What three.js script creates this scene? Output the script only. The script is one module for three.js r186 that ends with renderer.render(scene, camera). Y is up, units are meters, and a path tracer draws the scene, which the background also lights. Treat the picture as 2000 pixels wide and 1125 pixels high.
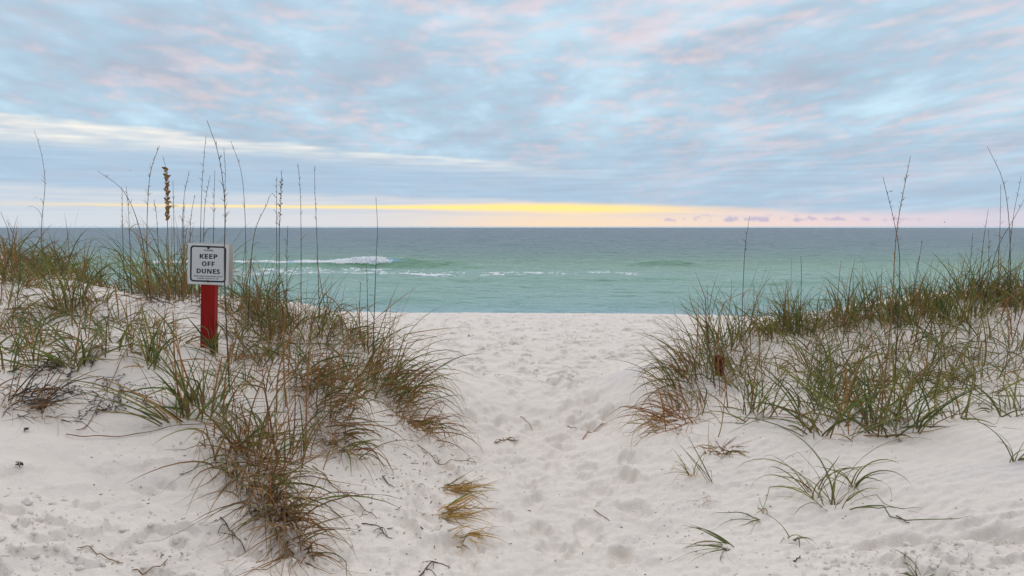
import * as THREE from 'three';
import { mergeGeometries } from 'three/addons/utils/BufferGeometryUtils.js';
import { RoundedBoxGeometry } from 'three/addons/geometries/RoundedBoxGeometry.js';

// ---------------------------------------------------------------- helpers: numbers and noise
function rng(seed) { let s = seed | 0; return () => { s = (s + 0x6d2b79f5) | 0; let t = Math.imul(s ^ (s >>> 15), 1 | s); t = (t + Math.imul(t ^ (t >>> 7), 61 | t)) ^ t; return ((t ^ (t >>> 14)) >>> 0) / 4294967296; }; }
const { clamp, lerp } = THREE.MathUtils;
const sstep = (a, b, x) => { const t = clamp((x - a) / (b - a), 0, 1); return t * t * (3 - 2 * t); };
const PERM = new Uint8Array(512), GX = new Float32Array(256), GY = new Float32Array(256);
{ const r = rng(7), p = [...Array(256).keys()]; for (let i = 255; i > 0; i--) { const j = Math.floor(r() * (i + 1)); [p[i], p[j]] = [p[j], p[i]]; } for (let i = 0; i < 512; i++) PERM[i] = p[i & 255]; for (let i = 0; i < 256; i++) { const a = i / 256 * Math.PI * 2; GX[i] = Math.cos(a); GY[i] = Math.sin(a); } }
function noise(x, y, wrap = 256) {                       // gradient noise, about -1 .. 1, repeats after wrap cells
  const fx = Math.floor(x), fy = Math.floor(y), dx = x - fx, dy = y - fy;
  const x0 = ((fx % wrap) + wrap) % wrap & 255, y0 = ((fy % wrap) + wrap) % wrap & 255, x1 = (x0 + 1) % wrap & 255, y1 = (y0 + 1) % wrap & 255;
  const u = dx * dx * dx * (dx * (dx * 6 - 15) + 10), v = dy * dy * dy * (dy * (dy * 6 - 15) + 10);
  const a = PERM[PERM[x0] + y0], b = PERM[PERM[x1] + y0], c = PERM[PERM[x0] + y1], d = PERM[PERM[x1] + y1];
  const n0 = GX[a] * dx + GY[a] * dy, n1 = GX[b] * (dx - 1) + GY[b] * dy, n2 = GX[c] * dx + GY[c] * (dy - 1), n3 = GX[d] * (dx - 1) + GY[d] * (dy - 1);
  return (n0 + (n1 - n0) * u + ((n2 + (n3 - n2) * u) - (n0 + (n1 - n0) * u)) * v) * 1.45;
}
function fbm(x, y, oct = 4, gain = 0.5) { let s = 0, a = 1, t = 0; for (let i = 0; i < oct; i++) { s += a * noise(x + i * 17.3, y + i * 9.1); t += a; a *= gain; x *= 2.03; y *= 2.03; } return s / t; }
const lin = (c) => { c /= 255; return c <= 0.04045 ? c / 12.92 : Math.pow((c + 0.055) / 1.055, 2.4); };
const srgb = (r, g, b) => [lin(r), lin(g), lin(b)];

// ---------------------------------------------------------------- camera, sky, sun, exposure
const scene = new THREE.Scene();
const camera = new THREE.PerspectiveCamera(41, 16 / 9, 0.1, 60000);
camera.position.set(0, 3.4, 0);
camera.rotation.set(-Math.atan(119.5 / 1504.5), 0, 0);

function makeSky() {
  // an evening sky over the sea: a broken layer of altocumulus, clear air below its far edge with the glow of the low sun
  const W = 4096, H = 2048, data = new Float32Array(W * H * 4), D = Math.PI / 180;
  const blue = srgb(164, 188, 206), cyan = srgb(184, 211, 224), slate = srgb(158, 174, 194), lav = srgb(184, 190, 205), pink = srgb(220, 206, 210), cream = srgb(246, 238, 224), bank = srgb(164, 186, 207), pale = srgb(200, 206, 213);
  const gold = srgb(255, 230, 124), amber = srgb(255, 214, 160), rose = srgb(226, 200, 208), under = srgb(216, 210, 208), mauve = srgb(172, 168, 196), veil = srgb(206, 196, 198);
  const mixTo = (c, k, t) => { c[0] += (k[0] - c[0]) * t; c[1] += (k[1] - c[1]) * t; c[2] += (k[2] - c[2]) * t; };
  for (let row = H / 2; row < H; row++) {
    const e = ((row + 0.5) / H - 0.5) * 180, er = e * D, far = 1 / Math.tan(er + 0.042), oct = e > 22 ? 2 : 6;
    for (let col = 0; col < W; col++) {
      const round = ((col + 0.5) / W - 0.5) * 2 * Math.PI;
      let a = (round + Math.PI / 2) / D; if (a > 180) a -= 360;               // degrees from straight out to sea, to the right
      // the cloud layer recedes to the horizon: cells grow smaller and flatter towards it
      const am = (Math.abs(a) > 90 ? Math.sign(a) * (180 - Math.abs(a)) : a) * D, u = am * Math.pow(far, 0.65), v = -Math.log(er + 0.06) + 0.05 * u;
      const wx = 0.035 * noise(u * 3 + 40, v * 5), wz = 0.016 * noise(u * 3, v * 5 + 70);
      const big = fbm(u * 1.5 + wx + 3.1, v * 2.8 + wz + 8.7, 3), mid = fbm((u + wx) * 4.1 + 11, (v + wz) * 8.2, oct, 0.55), fine = fbm((u + wx) * 9.5, (v + wz) * 19 + 31, Math.min(oct, 5), 0.6);
      const lit = oct > 2 ? clamp(mid - fbm((u + wx) * 4.1 + 11, (v + wz + 0.025) * 8.2, 4, 0.55), -0.5, 0.5) : 0;       // cloud bases turned to the low sun
      let bil = 0; if (oct > 2) { for (let i = 0, f = 1.0, amp = 0.5; i < 5; i++, f *= 2.05, amp *= 0.56) bil += amp * Math.abs(noise((u + wx) * f * 3.2 + i * 13, (v + wz) * f * 6.2 + i * 7)); bil = bil * 2.2 - 0.72; }
      const dens = big * 0.8 + mid * 0.75 + fine * 0.22;
      const c = blue.slice();
      mixTo(c, cyan, sstep(0.05, 0.5, bil) * 0.22);
      mixTo(c, cyan, sstep(0.05, -0.7, dens) * 0.6);
      mixTo(c, slate, sstep(0.0, 0.7, dens) * 0.55);
      mixTo(c, lav, sstep(-0.15, 0.55, mid * 0.6 + fine * 0.6 + 0.3 * big) * 0.8);
      mixTo(c, pink, sstep(0.0, 0.8, fine * 0.75 + mid * 0.3 + 0.55 * noise(u * 1.6 + 90, v * 2.2 + 4) + 0.5 * lit + 0.08 + 0.12 * sstep(6, 22, a) * sstep(60, 40, a)) * 0.6);
      const shade = 1 + 0.24 * clamp(-(mid * 0.6 + fine * 0.5 + 0.5 * big), -0.5, 0.5) + 0.08 * bil + 0.12 * lit + 0.06 * sstep(2, 16, e);
      c[0] *= shade; c[1] *= shade; c[2] *= shade;
      if (e < 16) {
        const s1 = fbm(a * 0.10 + 5, e * 1.1 + 2, 4), s2 = fbm(a * 0.35, e * 4 + 40, 4), streak = fbm(a * 0.16 + 60, e * 6, 4);
        // a torn gap with pale far sky, wide to the left and closing to the right
        const top = 7.15 - Math.max(0, a + 36) * 0.072 + 0.5 * s1 + 0.12 * s2, wide = Math.max(0.15, 1.9 * Math.exp(-Math.max(0, a + 36) / 14) * (a < -36 ? Math.exp((a + 36) / 40) : 1));
        const gapIn = sstep(top + 0.16, top - 0.12, e) * sstep(top - wide - 0.9, top - wide + 0.3, e) * sstep(12, -4, a);
        mixTo(c, bank, sstep(top + 0.1, top - 0.5, e) * 0.62 * sstep(14, -6, a));
        mixTo(c, cream, gapIn * clamp(0.52 + 0.6 * s2 + 0.5 * streak, 0.1, 0.9));
        mixTo(c, bank, sstep(7.5, 3.0, e) * 0.55);
        const bandy = 1 + 0.13 * streak * sstep(0.4, 2, e) * sstep(8, 4, e); c[0] *= bandy; c[1] *= bandy; c[2] *= bandy;
        // the clear strip along the horizon
        const rim = Math.max(1.15, 2.1 - 0.02 * Math.min(a, 0) - 0.045 * Math.max(0, a)) + 0.30 * s1 + 0.16 * s2;
        const strip = sstep(rim + 0.16, rim - 0.42, e);
        const west = Math.exp(-Math.pow((a - 3) / 17, 2)), near = Math.exp(-Math.pow((a - 3) / 22, 2));
        const low = pale.slice();
        mixTo(low, under, near);
        mixTo(low, rose, sstep(4, 24, a) * 0.8 * sstep(80, 40, a));
        mixTo(low, amber, west * 0.62 * sstep(2.0, 0.4, e) * sstep(-14, 4, a));
        mixTo(low, bank, clamp(0.25 + 0.9 * streak, 0, 0.5) * sstep(0.3, 1.6, e));
        mixTo(c, low, strip * (0.9 - 0.35 * sstep(18, 34, a)));
        const ymid = 1.44 - 0.014 * Math.max(a, 0) + 0.05 * s1, half = 0.11 + 0.36 * Math.exp(-Math.pow((a - 5) / 11, 2)) + 0.05 * s2;
        const ray = sstep(half * 1.25, half * 0.15, Math.abs(e - ymid + 0.03 * s2)) * sstep(-42, -20, a) * sstep(23, 7, a);
        mixTo(c, amber, ray * 0.55); mixTo(c, gold, ray * ray * clamp(0.75 + 0.35 * streak, 0, 1) * sstep(20, 3, a));
        // far small cumulus low over the sea
        const puff = fbm(a * 1.3 + 200, e * 3 + 9, 4) + 0.25 - Math.abs(a - 18) * 0.045 - Math.max(0, e - 0.55) * 1.6 - Math.max(0, 0.42 - e) * 7;
        mixTo(c, mauve, sstep(0.02, 0.22, puff) * 0.75);
      } else {                                                            // brightness and warmth added overhead, most on the sea side, to light the sand
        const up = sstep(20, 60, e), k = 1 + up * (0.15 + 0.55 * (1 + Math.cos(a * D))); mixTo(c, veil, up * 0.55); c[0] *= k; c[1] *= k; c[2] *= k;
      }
      const dusk = 1 - 0.42 * sstep(-0.75, 0.75, -Math.cos(a * D) * Math.cos(er)); const dim = dusk * (0.88 + 0.12 * sstep(14, 40, e)); c[0] *= dim; c[1] *= dim; c[2] *= dim;    // the sky darkens away from the sunset, deepened to bring out the sand relief
      const o = (row * W + col) * 4; data[o] = c[0]; data[o + 1] = c[1]; data[o + 2] = c[2]; data[o + 3] = 1;
    }
  }
  for (let i = 0; i < W * H * 2; i += 4) { data[i] = 0.30; data[i + 1] = 0.36; data[i + 2] = 0.42; data[i + 3] = 1; }
  const t = new THREE.DataTexture(data, W, H, THREE.RGBAFormat, THREE.FloatType);
  t.mapping = THREE.EquirectangularReflectionMapping; t.magFilter = THREE.LinearFilter; t.needsUpdate = true;
  return t;
}
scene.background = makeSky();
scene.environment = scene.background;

const sun = new THREE.DirectionalLight(new THREE.Color(1, 0.84, 0.68), 0.7);      // low, behind thin cloud
sun.position.set(2, 9, -60); sun.target.position.set(0, 0, -8); scene.add(sun, sun.target);
sun.castShadow = true; sun.shadow.radius = 250; sun.shadow.mapSize.set(2048, 2048);
Object.assign(sun.shadow.camera, { left: -14, right: 14, top: 14, bottom: -14, near: 1, far: 120 });

const renderer = new THREE.WebGLRenderer({ antialias: true });
renderer.toneMapping = THREE.LinearToneMapping;
renderer.toneMappingExposure = 1.35;
renderer.shadowMap.enabled = true;

// ---------------------------------------------------------------- naming helpers
const taken = new Map();
function numbered(name) { const n = taken.get(name) ?? 0; taken.set(name, n + 1); return n ? `${name}_${String(n).padStart(3, '0')}` : name; }
function part(name, geometry, material, parent, kind) { const m = new THREE.Mesh(geometry, material); m.name = name; m.castShadow = m.receiveShadow = true; if (kind) m.userData.kind = kind; parent.add(m); return m; }
function thing(name, label, category, [x, y, z], group) { const g = new THREE.Group(); g.name = numbered(name); g.position.set(x, y, z); g.userData = { label, category }; if (group) g.userData.group = group; scene.add(g); return g; }

// ---------------------------------------------------------------- the shape of the sand
const PROFILE = [[6, 1.95], [0, 1.85], [-3.4, 1.8], [-7, 1.68], [-11, 1.5], [-16, 1.2], [-21, 0.95], [-22.4, 0.9], [-24, 0.62], [-27, -0.05], [-35, -0.55], [-50, -0.95], [-60, -0.85], [-75, -2.2], [-100, -6], [-150, -13], [-400, -32], [-4000, -60]];                       // height of the beach and the sea bed, from inland to offshore: [z, y]
const CONTROL = [[-0.961, -3.500, 0.030], [-1.307, -3.400, 0.048], [-2.060, -3.000, 0.224], [-2.020, -3.700, 0.208], [-2.648, -3.900, 0.411], [-2.043, -4.300, 0.300], [-1.704, -4.400, 0.227], [-3.234, -4.800, 0.625], [-2.543, -4.700, 0.417], [-2.260, -5.000, 0.520], [-2.578, -5.400, 0.664], [-2.370, -6.000, 0.768], [-3.738, -6.200, 0.836], [-3.457, -6.900, 0.995], [-4.208, -7.600, 1.105], [-5.349, -8.200, 1.301], [-5.992, -9.200, 1.472], [-1.923, -7.000, 0.752], [-2.110, -7.900, 0.987], [-1.487, -7.400, 0.740], [-1.256, -7.200, 0.588], [-2.028, -5.800, 0.603], [-1.685, -5.200, 0.410], [-1.484, -5.500, 0.424], [-1.238, -4.800, 0.162], [-1.114, -4.550, 0.105], [-1.019, -5.000, 0.090], [-0.972, -6.000, 0.245], [-1.192, -5.700, 0.385], [-0.838, -6.200, 0.118], [-0.570, -5.600, 0.019], [-0.792, -5.300, 0.006], [-1.396, -4.100, 0.184], [-1.089, -3.700, 0.052], [-1.032, -4.200, 0.035], [0.774, -3.900, -0.026], [1.007, -5.300, 0.024], [1.060, -5.800, 0.087], [1.177, -5.100, 0.079], [1.174, -4.300, 0.000], [1.601, -3.900, 0.002], [2.100, -3.400, 0.072], [1.700, -3.300, 0.069], [2.634, -4.300, 0.151], [2.144, -4.500, 0.089], [1.697, -5.000, 0.107], [2.194, -5.400, 0.183], [2.693, -5.300, 0.171], [3.218, -5.000, 0.245], [1.675, -6.200, 0.203], [1.514, -6.600, 0.166], [1.688, -7.500, 0.401], [1.858, -6.900, 0.342], [2.322, -6.900, 0.342], [2.617, -7.800, 0.520], [2.891, -6.600, 0.301], [3.569, -7.600, 0.542], [4.001, -7.000, 0.420], [4.354, -6.600, 0.391], [2.418, -8.200, 0.613], [3.529, -8.800, 0.822], [4.312, -8.600, 0.835], [5.168, -8.800, 0.999], [5.940, -9.000, 1.110], [-5.500, -11.000, 0.800], [-3.600, -9.200, 0.719], [-2.600, -9.600, 0.337], [-2.000, -9.800, 0.096], [-4.200, -11.600, 0.136], [-6.000, -12.600, 0.096], [2.200, -10.000, 0.055], [3.500, -10.400, 0.473], [6.000, -11.000, 0.800], [3.500, -12.300, -0.002], [7.000, -13.000, 0.070], [1.900, -11.300, 0.018], [-8.000, -6.000, 1.287], [-8.000, -2.000, 0.779], [-4.000, -1.000, 0.565], [-10.000, -10.000, 1.455], [-8.000, -12.400, 0.584], [6.000, -3.000, 0.394], [8.000, -7.000, 0.920], [10.000, -10.000, 1.055], [4.000, -1.000, 0.165], [-3.000, 2.000, 0.417], [3.000, 2.000, 0.117], [-10.000, 5.000, 0.567], [10.000, 5.000, 0.367], [-12.000, -13.500, 0.150], [12.000, -13.500, 0.100], [0.000, 0.000, 0.000], [-0.400, -2.000, 0.000], [0.400, -2.000, 0.000], [-0.500, -3.400, 0.000], [0.450, -3.400, 0.000], [0.000, -5.000, 0.000], [-0.300, -5.200, 0.000], [0.800, -5.000, 0.000], [-0.200, -7.000, 0.000], [1.000, -7.000, 0.000], [0.000, -9.000, 0.000], [-0.900, -9.500, 0.000], [1.200, -9.500, 0.000], [0.000, -12.000, 0.000], [-3.000, -13.000, 0.000], [3.000, -13.500, 0.000], [0.000, 3.000, 0.000], [-7.000, -14.500, 0.000], [8.000, -14.500, 0.000], [0.000, -15.000, 0.000], [-12.000, -15.500, 0.000], [12.000, -15.500, 0.000]];                       // the dunes above that profile: [x, z, height]
function profile(z) {
  if (z >= PROFILE[0][0]) return PROFILE[0][1];
  for (let i = 1; i < PROFILE.length; i++) if (z >= PROFILE[i][0]) { const [a, ha] = PROFILE[i - 1], [b, hb] = PROFILE[i]; return lerp(hb, ha, (z - b) / (a - b)); }
  return PROFILE.at(-1)[1];
}
const smoothProfile = (x, z0) => { const z = z0 - (0.11 * clamp(x, -60, 60) + 0.35 * noise(x * 0.14, 3)) * sstep(-13, -20, z0); const w = z > -24 ? 0.5 : 1.2; return (profile(z - w) + 2 * profile(z) + profile(z + w)) / 4; };
const TPS = (() => {                                  // a thin plate laid through the control points
  const n = CONTROL.length, N = n + 3, M = [];
  const k = (r2) => (r2 > 0 ? r2 * Math.log(Math.max(r2, 1e-12)) : 0);
  for (let i = 0; i < n; i++) { const r = new Float64Array(N + 1); for (let j = 0; j < n; j++) r[j] = k((CONTROL[i][0] - CONTROL[j][0]) ** 2 + (CONTROL[i][1] - CONTROL[j][1]) ** 2) + (i === j ? 0.004 : 0); r[n] = 1; r[n + 1] = CONTROL[i][0]; r[n + 2] = CONTROL[i][1]; r[N] = CONTROL[i][2]; M.push(r); }
  for (let c = 0; c < 3; c++) { const r = new Float64Array(N + 1); for (let j = 0; j < n; j++) r[j] = c ? CONTROL[j][c - 1] : 1; M.push(r); }
  for (let i = 0; i < N; i++) { let p = i; for (let j = i + 1; j < N; j++) if (Math.abs(M[j][i]) > Math.abs(M[p][i])) p = j; [M[i], M[p]] = [M[p], M[i]]; for (let j = i + 1; j < N; j++) { const f = M[j][i] / M[i][i]; if (f) for (let q = i; q <= N; q++) M[j][q] -= f * M[i][q]; } }
  const w = new Float64Array(N); for (let i = N - 1; i >= 0; i--) { let s = M[i][N]; for (let j = i + 1; j < N; j++) s -= M[i][j] * w[j]; w[i] = s / M[i][i]; }
  return w;
})();
function plate(x, z) { let s = 0; const n = CONTROL.length; for (let i = 0; i < n; i++) { const dx = x - CONTROL[i][0], dz = z - CONTROL[i][1], r2 = dx * dx + dz * dz; if (r2 > 1e-12) s += TPS[i] * r2 * Math.log(r2); } return s + TPS[n] + TPS[n + 1] * x + TPS[n + 2] * z; }
function duneAbove(x, z) {
  if (z < -16 || z > 60) return 0;
  const inn = sstep(13.5, 9.5, Math.abs(x)) * sstep(6.5, 4, z);
  const ridge = (0.95 + 0.45 * fbm(x * 0.13, z * 0.16 + 9, 3)) * sstep(-13.8, -9.5, z);
  const d = inn > 0 ? plate(x, z) * inn + ridge * (1 - inn) : ridge;
  return d * sstep(-16, -13.5, z);
}
// footprints: shallow dents with a raised rim, on the path and all over the beach
const prints = new Map();
{
  const r = rng(21), put = (x, z, turn, len, deep) => { const key = Math.floor(x / 0.6) + ',' + Math.floor(z / 0.6); if (!prints.has(key)) prints.set(key, []); prints.get(key).push([x, z, Math.cos(turn), Math.sin(turn), len, deep]); };
  for (let i = 0; i < 190; i++) { const z = -2.6 - r() * 7.5, w = 0.72 + 0.05 * -z; put(0.12 + (r() - 0.5) * 1.7 * w, z, (r() - 0.5) * 0.9 + (r() < 0.5 ? Math.PI : 0), 0.12 + r() * 0.05, 0.012 + r() * 0.022); }
  for (let i = 0; i < 5200; i++) { const z = -8.4 - Math.pow(r(), 0.75) * 12.8; put((r() - 0.5) * (5 - z * 1.0), z, r() * 6.28, 0.055 + r() * r() * 0.09, 0.018 + r() * 0.042); }
}
function printsAt(x, z) {
  const wx = 0.035 * noise(x * 9, z * 9) + 0.015 * noise(x * 26, z * 26), wz = 0.035 * noise(x * 9 + 40, z * 9) + 0.015 * noise(x * 26, z * 26 + 9), cx = Math.floor(x / 0.6), cz = Math.floor(z / 0.6); let s = 0;
  for (let i = -1; i <= 1; i++) for (let j = -1; j <= 1; j++) {
    const list = prints.get((cx + i) + ',' + (cz + j)); if (!list) continue;
    for (const [px, pz, c, sn, len, deep] of list) {
      const dx = x - px + wx, dz = z - pz + wz, a = (dx * sn + dz * c) / len, b = (dx * c - dz * sn) / (len * (0.42 + 0.06 * a)), q = a * a + b * b;
      if (q > 7) continue;
      s += deep * (-Math.exp(-q * q * q * 1.1) + 0.42 * Math.exp(-((Math.sqrt(q) - 1.45) ** 2) * 7) + (a > 0.35 && q < 1 ? -0.15 : 0));
    }
  }
  return s;
}
function crust(x, z, mask) {                            // broken flakes of damp, crusted sand: little scarps
  if (mask <= 0.001) return 0;
  const n = fbm(x * 1.7 + 3, z * 2.3 + 5, 4, 0.55) * 3.2, f = n - Math.floor(n), step = Math.floor(n) + sstep(0.86, 1.0, f);
  return mask * (step * 0.030 + 0.020 * fbm(x * 9, z * 9, 3, 0.6));
}
const blob = (x, z, cx, cz, rx, rz) => Math.exp(-(((x - cx) / rx) ** 2 + ((z - cz) / rz) ** 2));
function sandHeight(x, z) {
  const d = duneAbove(x, z); let y = smoothProfile(x, z) + d;
  y -= 0.09 * Math.exp(-(((x - 0.16) / 0.72) ** 4)) * sstep(-9.5, -6, z) * sstep(0, -2.4, z);
  if (z < -24) return y + 0.04 * fbm(x * 0.2, z * 0.4, 2);
  const dune = sstep(0.07, 0.28, d) * sstep(-14, -11, z), open = 1 - dune;
  y += open * (0.026 * fbm(x * 2.6, z * 2.6, 3) + 0.028 * fbm(x * 5.2 + 20, z * 6.5, 4, 0.62) + 0.016 * fbm(x * 13, z * 15, 3, 0.6) + printsAt(x, z));
  y += dune * (0.06 * fbm(x * 1.1 + 7, z * 1.1, 3) + 0.020 * fbm(x * 4, z * 4, 3) + 0.022 * sstep(0.1, 0.5, noise(x * 1.3, z * 1.3 + 40)) * fbm(x * 11, z * 11, 3));
  if (z > -14) {
    const left = blob(x, z, -1.75, -3.35, 1.3, 0.75) + blob(x, z, -1.5, -4.35, 0.7, 0.4) * 0.8, right = blob(x, z, 1.9, -3.35, 0.75, 0.42) + blob(x, z, 2.7, -3.6, 0.4, 0.4) * 0.8;
    y += crust(x, z, clamp(left + right, 0, 1));
    y -= 0.05 * sstep(0.25, 0.6, blob(x, z, 1.95, -3.72, 0.26, 0.10) + 0.15 * noise(x * 9, z * 9)) + 0.05 * sstep(0.25, 0.6, blob(x, z, 2.42, -3.72, 0.16, 0.10) + 0.15 * noise(x * 9, z * 9 + 4));
    const rip = sstep(0.9, 1.5, x) * sstep(-6.4, -5, z) * sstep(-3.4, -3.9, z);      // wind ripples on the open slope
    if (rip > 0) y += rip * 0.006 * Math.sin((z * 1.0 + x * 0.35 + 0.12 * noise(x * 1.4, z * 1.4)) * 2 * Math.PI / 0.085) * (0.6 + 0.4 * noise(x * 2, z * 2 + 5));
  }
  for (const tz of [-11.35, -12.9]) { const q = (z - tz - 0.02 * x) / 0.13; if (Math.abs(q) < 1.6) y -= 0.018 * Math.exp(-(q ** 4)) * (1 + 0.35 * Math.sin(x * 2 * Math.PI / 0.14 + Math.abs(q) * 2)); }   // wheel tracks along the beach
  return y;
}

// ---------------------------------------------------------------- textures of sand and water
function grainTexture(size, cell, make, colour) {
  const d = new Uint8Array(size * size * 4);
  for (let y = 0; y < size; y++) for (let x = 0; x < size; x++) { const c = make(x, y); d.set([c[0], c[1], c[2], 255], (y * size + x) * 4); }
  const t = new THREE.DataTexture(d, size, size); t.wrapS = t.wrapT = THREE.RepeatWrapping; t.magFilter = THREE.LinearFilter; t.minFilter = THREE.LinearMipmapLinearFilter; t.generateMipmaps = true;
  if (colour) t.colorSpace = THREE.SRGBColorSpace; t.repeat.set(1 / cell, 1 / cell); t.needsUpdate = true; return t;
}
const gr = rng(5);
const sandColour = grainTexture(1024, 1.7, (x, y) => {
  const u = x / 1024, v = y / 1024, n = noise(u * 6, v * 6, 6) * 2.2 + noise(u * 24, v * 24, 24) * 2.5 + noise(u * 90, v * 90, 90) * 2.5 + (gr() - 0.5) * 13, dark = gr() < 0.004 ? -55 : 0;
  return [clamp(243 + n + dark, 0, 255), clamp(240 + n + dark, 0, 255), clamp(237 + n + dark, 0, 255)];
}, true);
const sandBump = grainTexture(1024, 0.9, (x, y) => { const u = x / 1024, v = y / 1024, n = 128 + noise(u * 12, v * 12, 12) * 40 + noise(u * 40, v * 40, 40) * 32 + noise(u * 130, v * 130, 130) * 26 + (gr() - 0.5) * 40; const k = clamp(n, 0, 255); return [k, k, k]; });
const sandMat = new THREE.MeshStandardMaterial({ name: 'sand', vertexColors: true, map: sandColour, bumpMap: sandBump, bumpScale: 0.010, roughness: 0.95 });

// ---------------------------------------------------------------- ground: one sheet from behind the dunes to the sea floor
{
  const rs = [0], th = [];
  for (let r = 0.25; r < 2.7; r *= 1.22) rs.push(r);
  for (let r = 2.7; r < 8; r *= 1.0047) rs.push(r);
  for (let r = 8; r < 23; r *= 1.0031) rs.push(r);
  for (let r = 23; r < 27; r *= 1.006) rs.push(r);
  for (let r = 27; r < 4000; r *= 1.09) rs.push(r);
  const half = 39 * Math.PI / 180, nf = 600; for (let i = 0; i <= nf; i++) th.push(-half + 2 * half * i / nf);
  for (let i = 1; i < 90; i++) th.push(half + (2 * Math.PI - 2 * half) * i / 90);
  const nt = th.length, pos = new Float32Array(rs.length * nt * 3), col = new Float32Array(rs.length * nt * 3), uv = new Float32Array(rs.length * nt * 2), idx = [];
  for (let i = 0; i < rs.length; i++) for (let j = 0; j < nt; j++) {
    const x = rs[i] * Math.sin(th[j]), z = -rs[i] * Math.cos(th[j]), k = i * nt + j, y = sandHeight(x, z);
    pos.set([x, y, z], k * 3); uv.set([x, z], k * 2);
    // pale quartz sand: trodden sand on the path a little pinker, greyer streaks of heavier grains on the slopes
    const g = fbm(x * 0.8 + 2, z * 1.1 + 6, 4), s = sstep(0.12, 0.5, fbm(x * 0.55 + z * 0.5 + 30, z * 1.3 - x * 0.3, 4)) * sstep(0.05, 0.3, duneAbove(x, z));
    const p = 1 + 0.05 * g;
    col.set([0.86 * p * (1 - 0.13 * s), 0.795 * p * (1 - 0.11 * s), 0.72 * p * (1 - 0.04 * s)], k * 3);
  }
  for (let i = 0; i < rs.length - 1; i++) for (let j = 0; j < nt; j++) { const a = i * nt + j, b = i * nt + (j + 1) % nt, c = a + nt, d = b + nt; if (i) idx.push(a, b, d); idx.push(a, d, c); }
  const g = new THREE.BufferGeometry(); g.setAttribute('position', new THREE.BufferAttribute(pos, 3)); g.setAttribute('color', new THREE.BufferAttribute(col, 3)); g.setAttribute('uv', new THREE.BufferAttribute(uv, 2)); g.setIndex(idx); g.computeVertexNormals();
  const nrm = g.attributes.normal; if (nrm.getY(nt * 40) < 0) { for (let i = 0; i < idx.length; i += 3) { const t = idx[i]; idx[i] = idx[i + 1]; idx[i + 1] = t; } g.setIndex(idx); g.computeVertexNormals(); }
  const m = new THREE.Mesh(g, sandMat); m.name = 'ground'; m.userData = { kind: 'structure', label: 'white quartz sand of the dunes, the trodden path and the beach', category: 'sand' }; m.castShadow = m.receiveShadow = true; scene.add(m);
}

// ---------------------------------------------------------------- sea
const crestLine = (x) => -63.5 + 0.9 * Math.sin(x * 0.13 + 1) + 0.035 * x;
function breaker(x, z) {                                 // the wave that breaks to the left and runs out to the right
  const t = z - crestLine(x), run = sstep(-1.2, -8.7, x) * (1 - 0.5 * sstep(-11, -16, x)), a = 0.66 * run + 0.16 * sstep(6, -2, x);
  const front = t > 0 ? Math.exp(-Math.pow(t / (1.5 - 0.75 * run), 2)) : Math.exp(-Math.pow(t / 4.2, 2));
  const t2 = z + 66.2 - 0.05 * (x - 13) - 0.4 * Math.sin(x * 0.2), hump = Math.exp(-Math.pow((x - 13.2) / 3.9, 2)), low = 0.56 * hump * (t2 > 0 ? Math.exp(-Math.pow(t2 / 0.8, 2)) : Math.exp(-Math.pow(t2 / 3.2, 2)));
  return a * front + low;
}
function seaHeight(x, z) {
  const r = Math.hypot(x, z), near = sstep(-27, -31, z), fade = sstep(6000, 900, r), far = sstep(75, 160, r);
  const swell = 0.10 * Math.sin((z + 0.08 * x + 1.6 * noise(x * 0.03, z * 0.03)) * 2 * Math.PI / 13.5) * sstep(-60, -80, z);
  const chop = 0.12 * fbm(x * 0.20 + 4, z * 0.70, 3) + 0.085 * fbm(x * 0.6, z * 1.7 + 8, 2) + 0.018 * noise(x * 1.7, z * 3.6);
  const lines = 0.36 * Math.pow(Math.max(0, noise(x * 0.11 + 31, z * 0.34 + 2)), 1.3) * sstep(-58, -50, z);
  const rough = far * 0.34 * fbm(x * 0.11 + 50, z * 0.31, 2);
  return breaker(x, z) + near * fade * (swell + chop + lines + rough);
}
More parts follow.
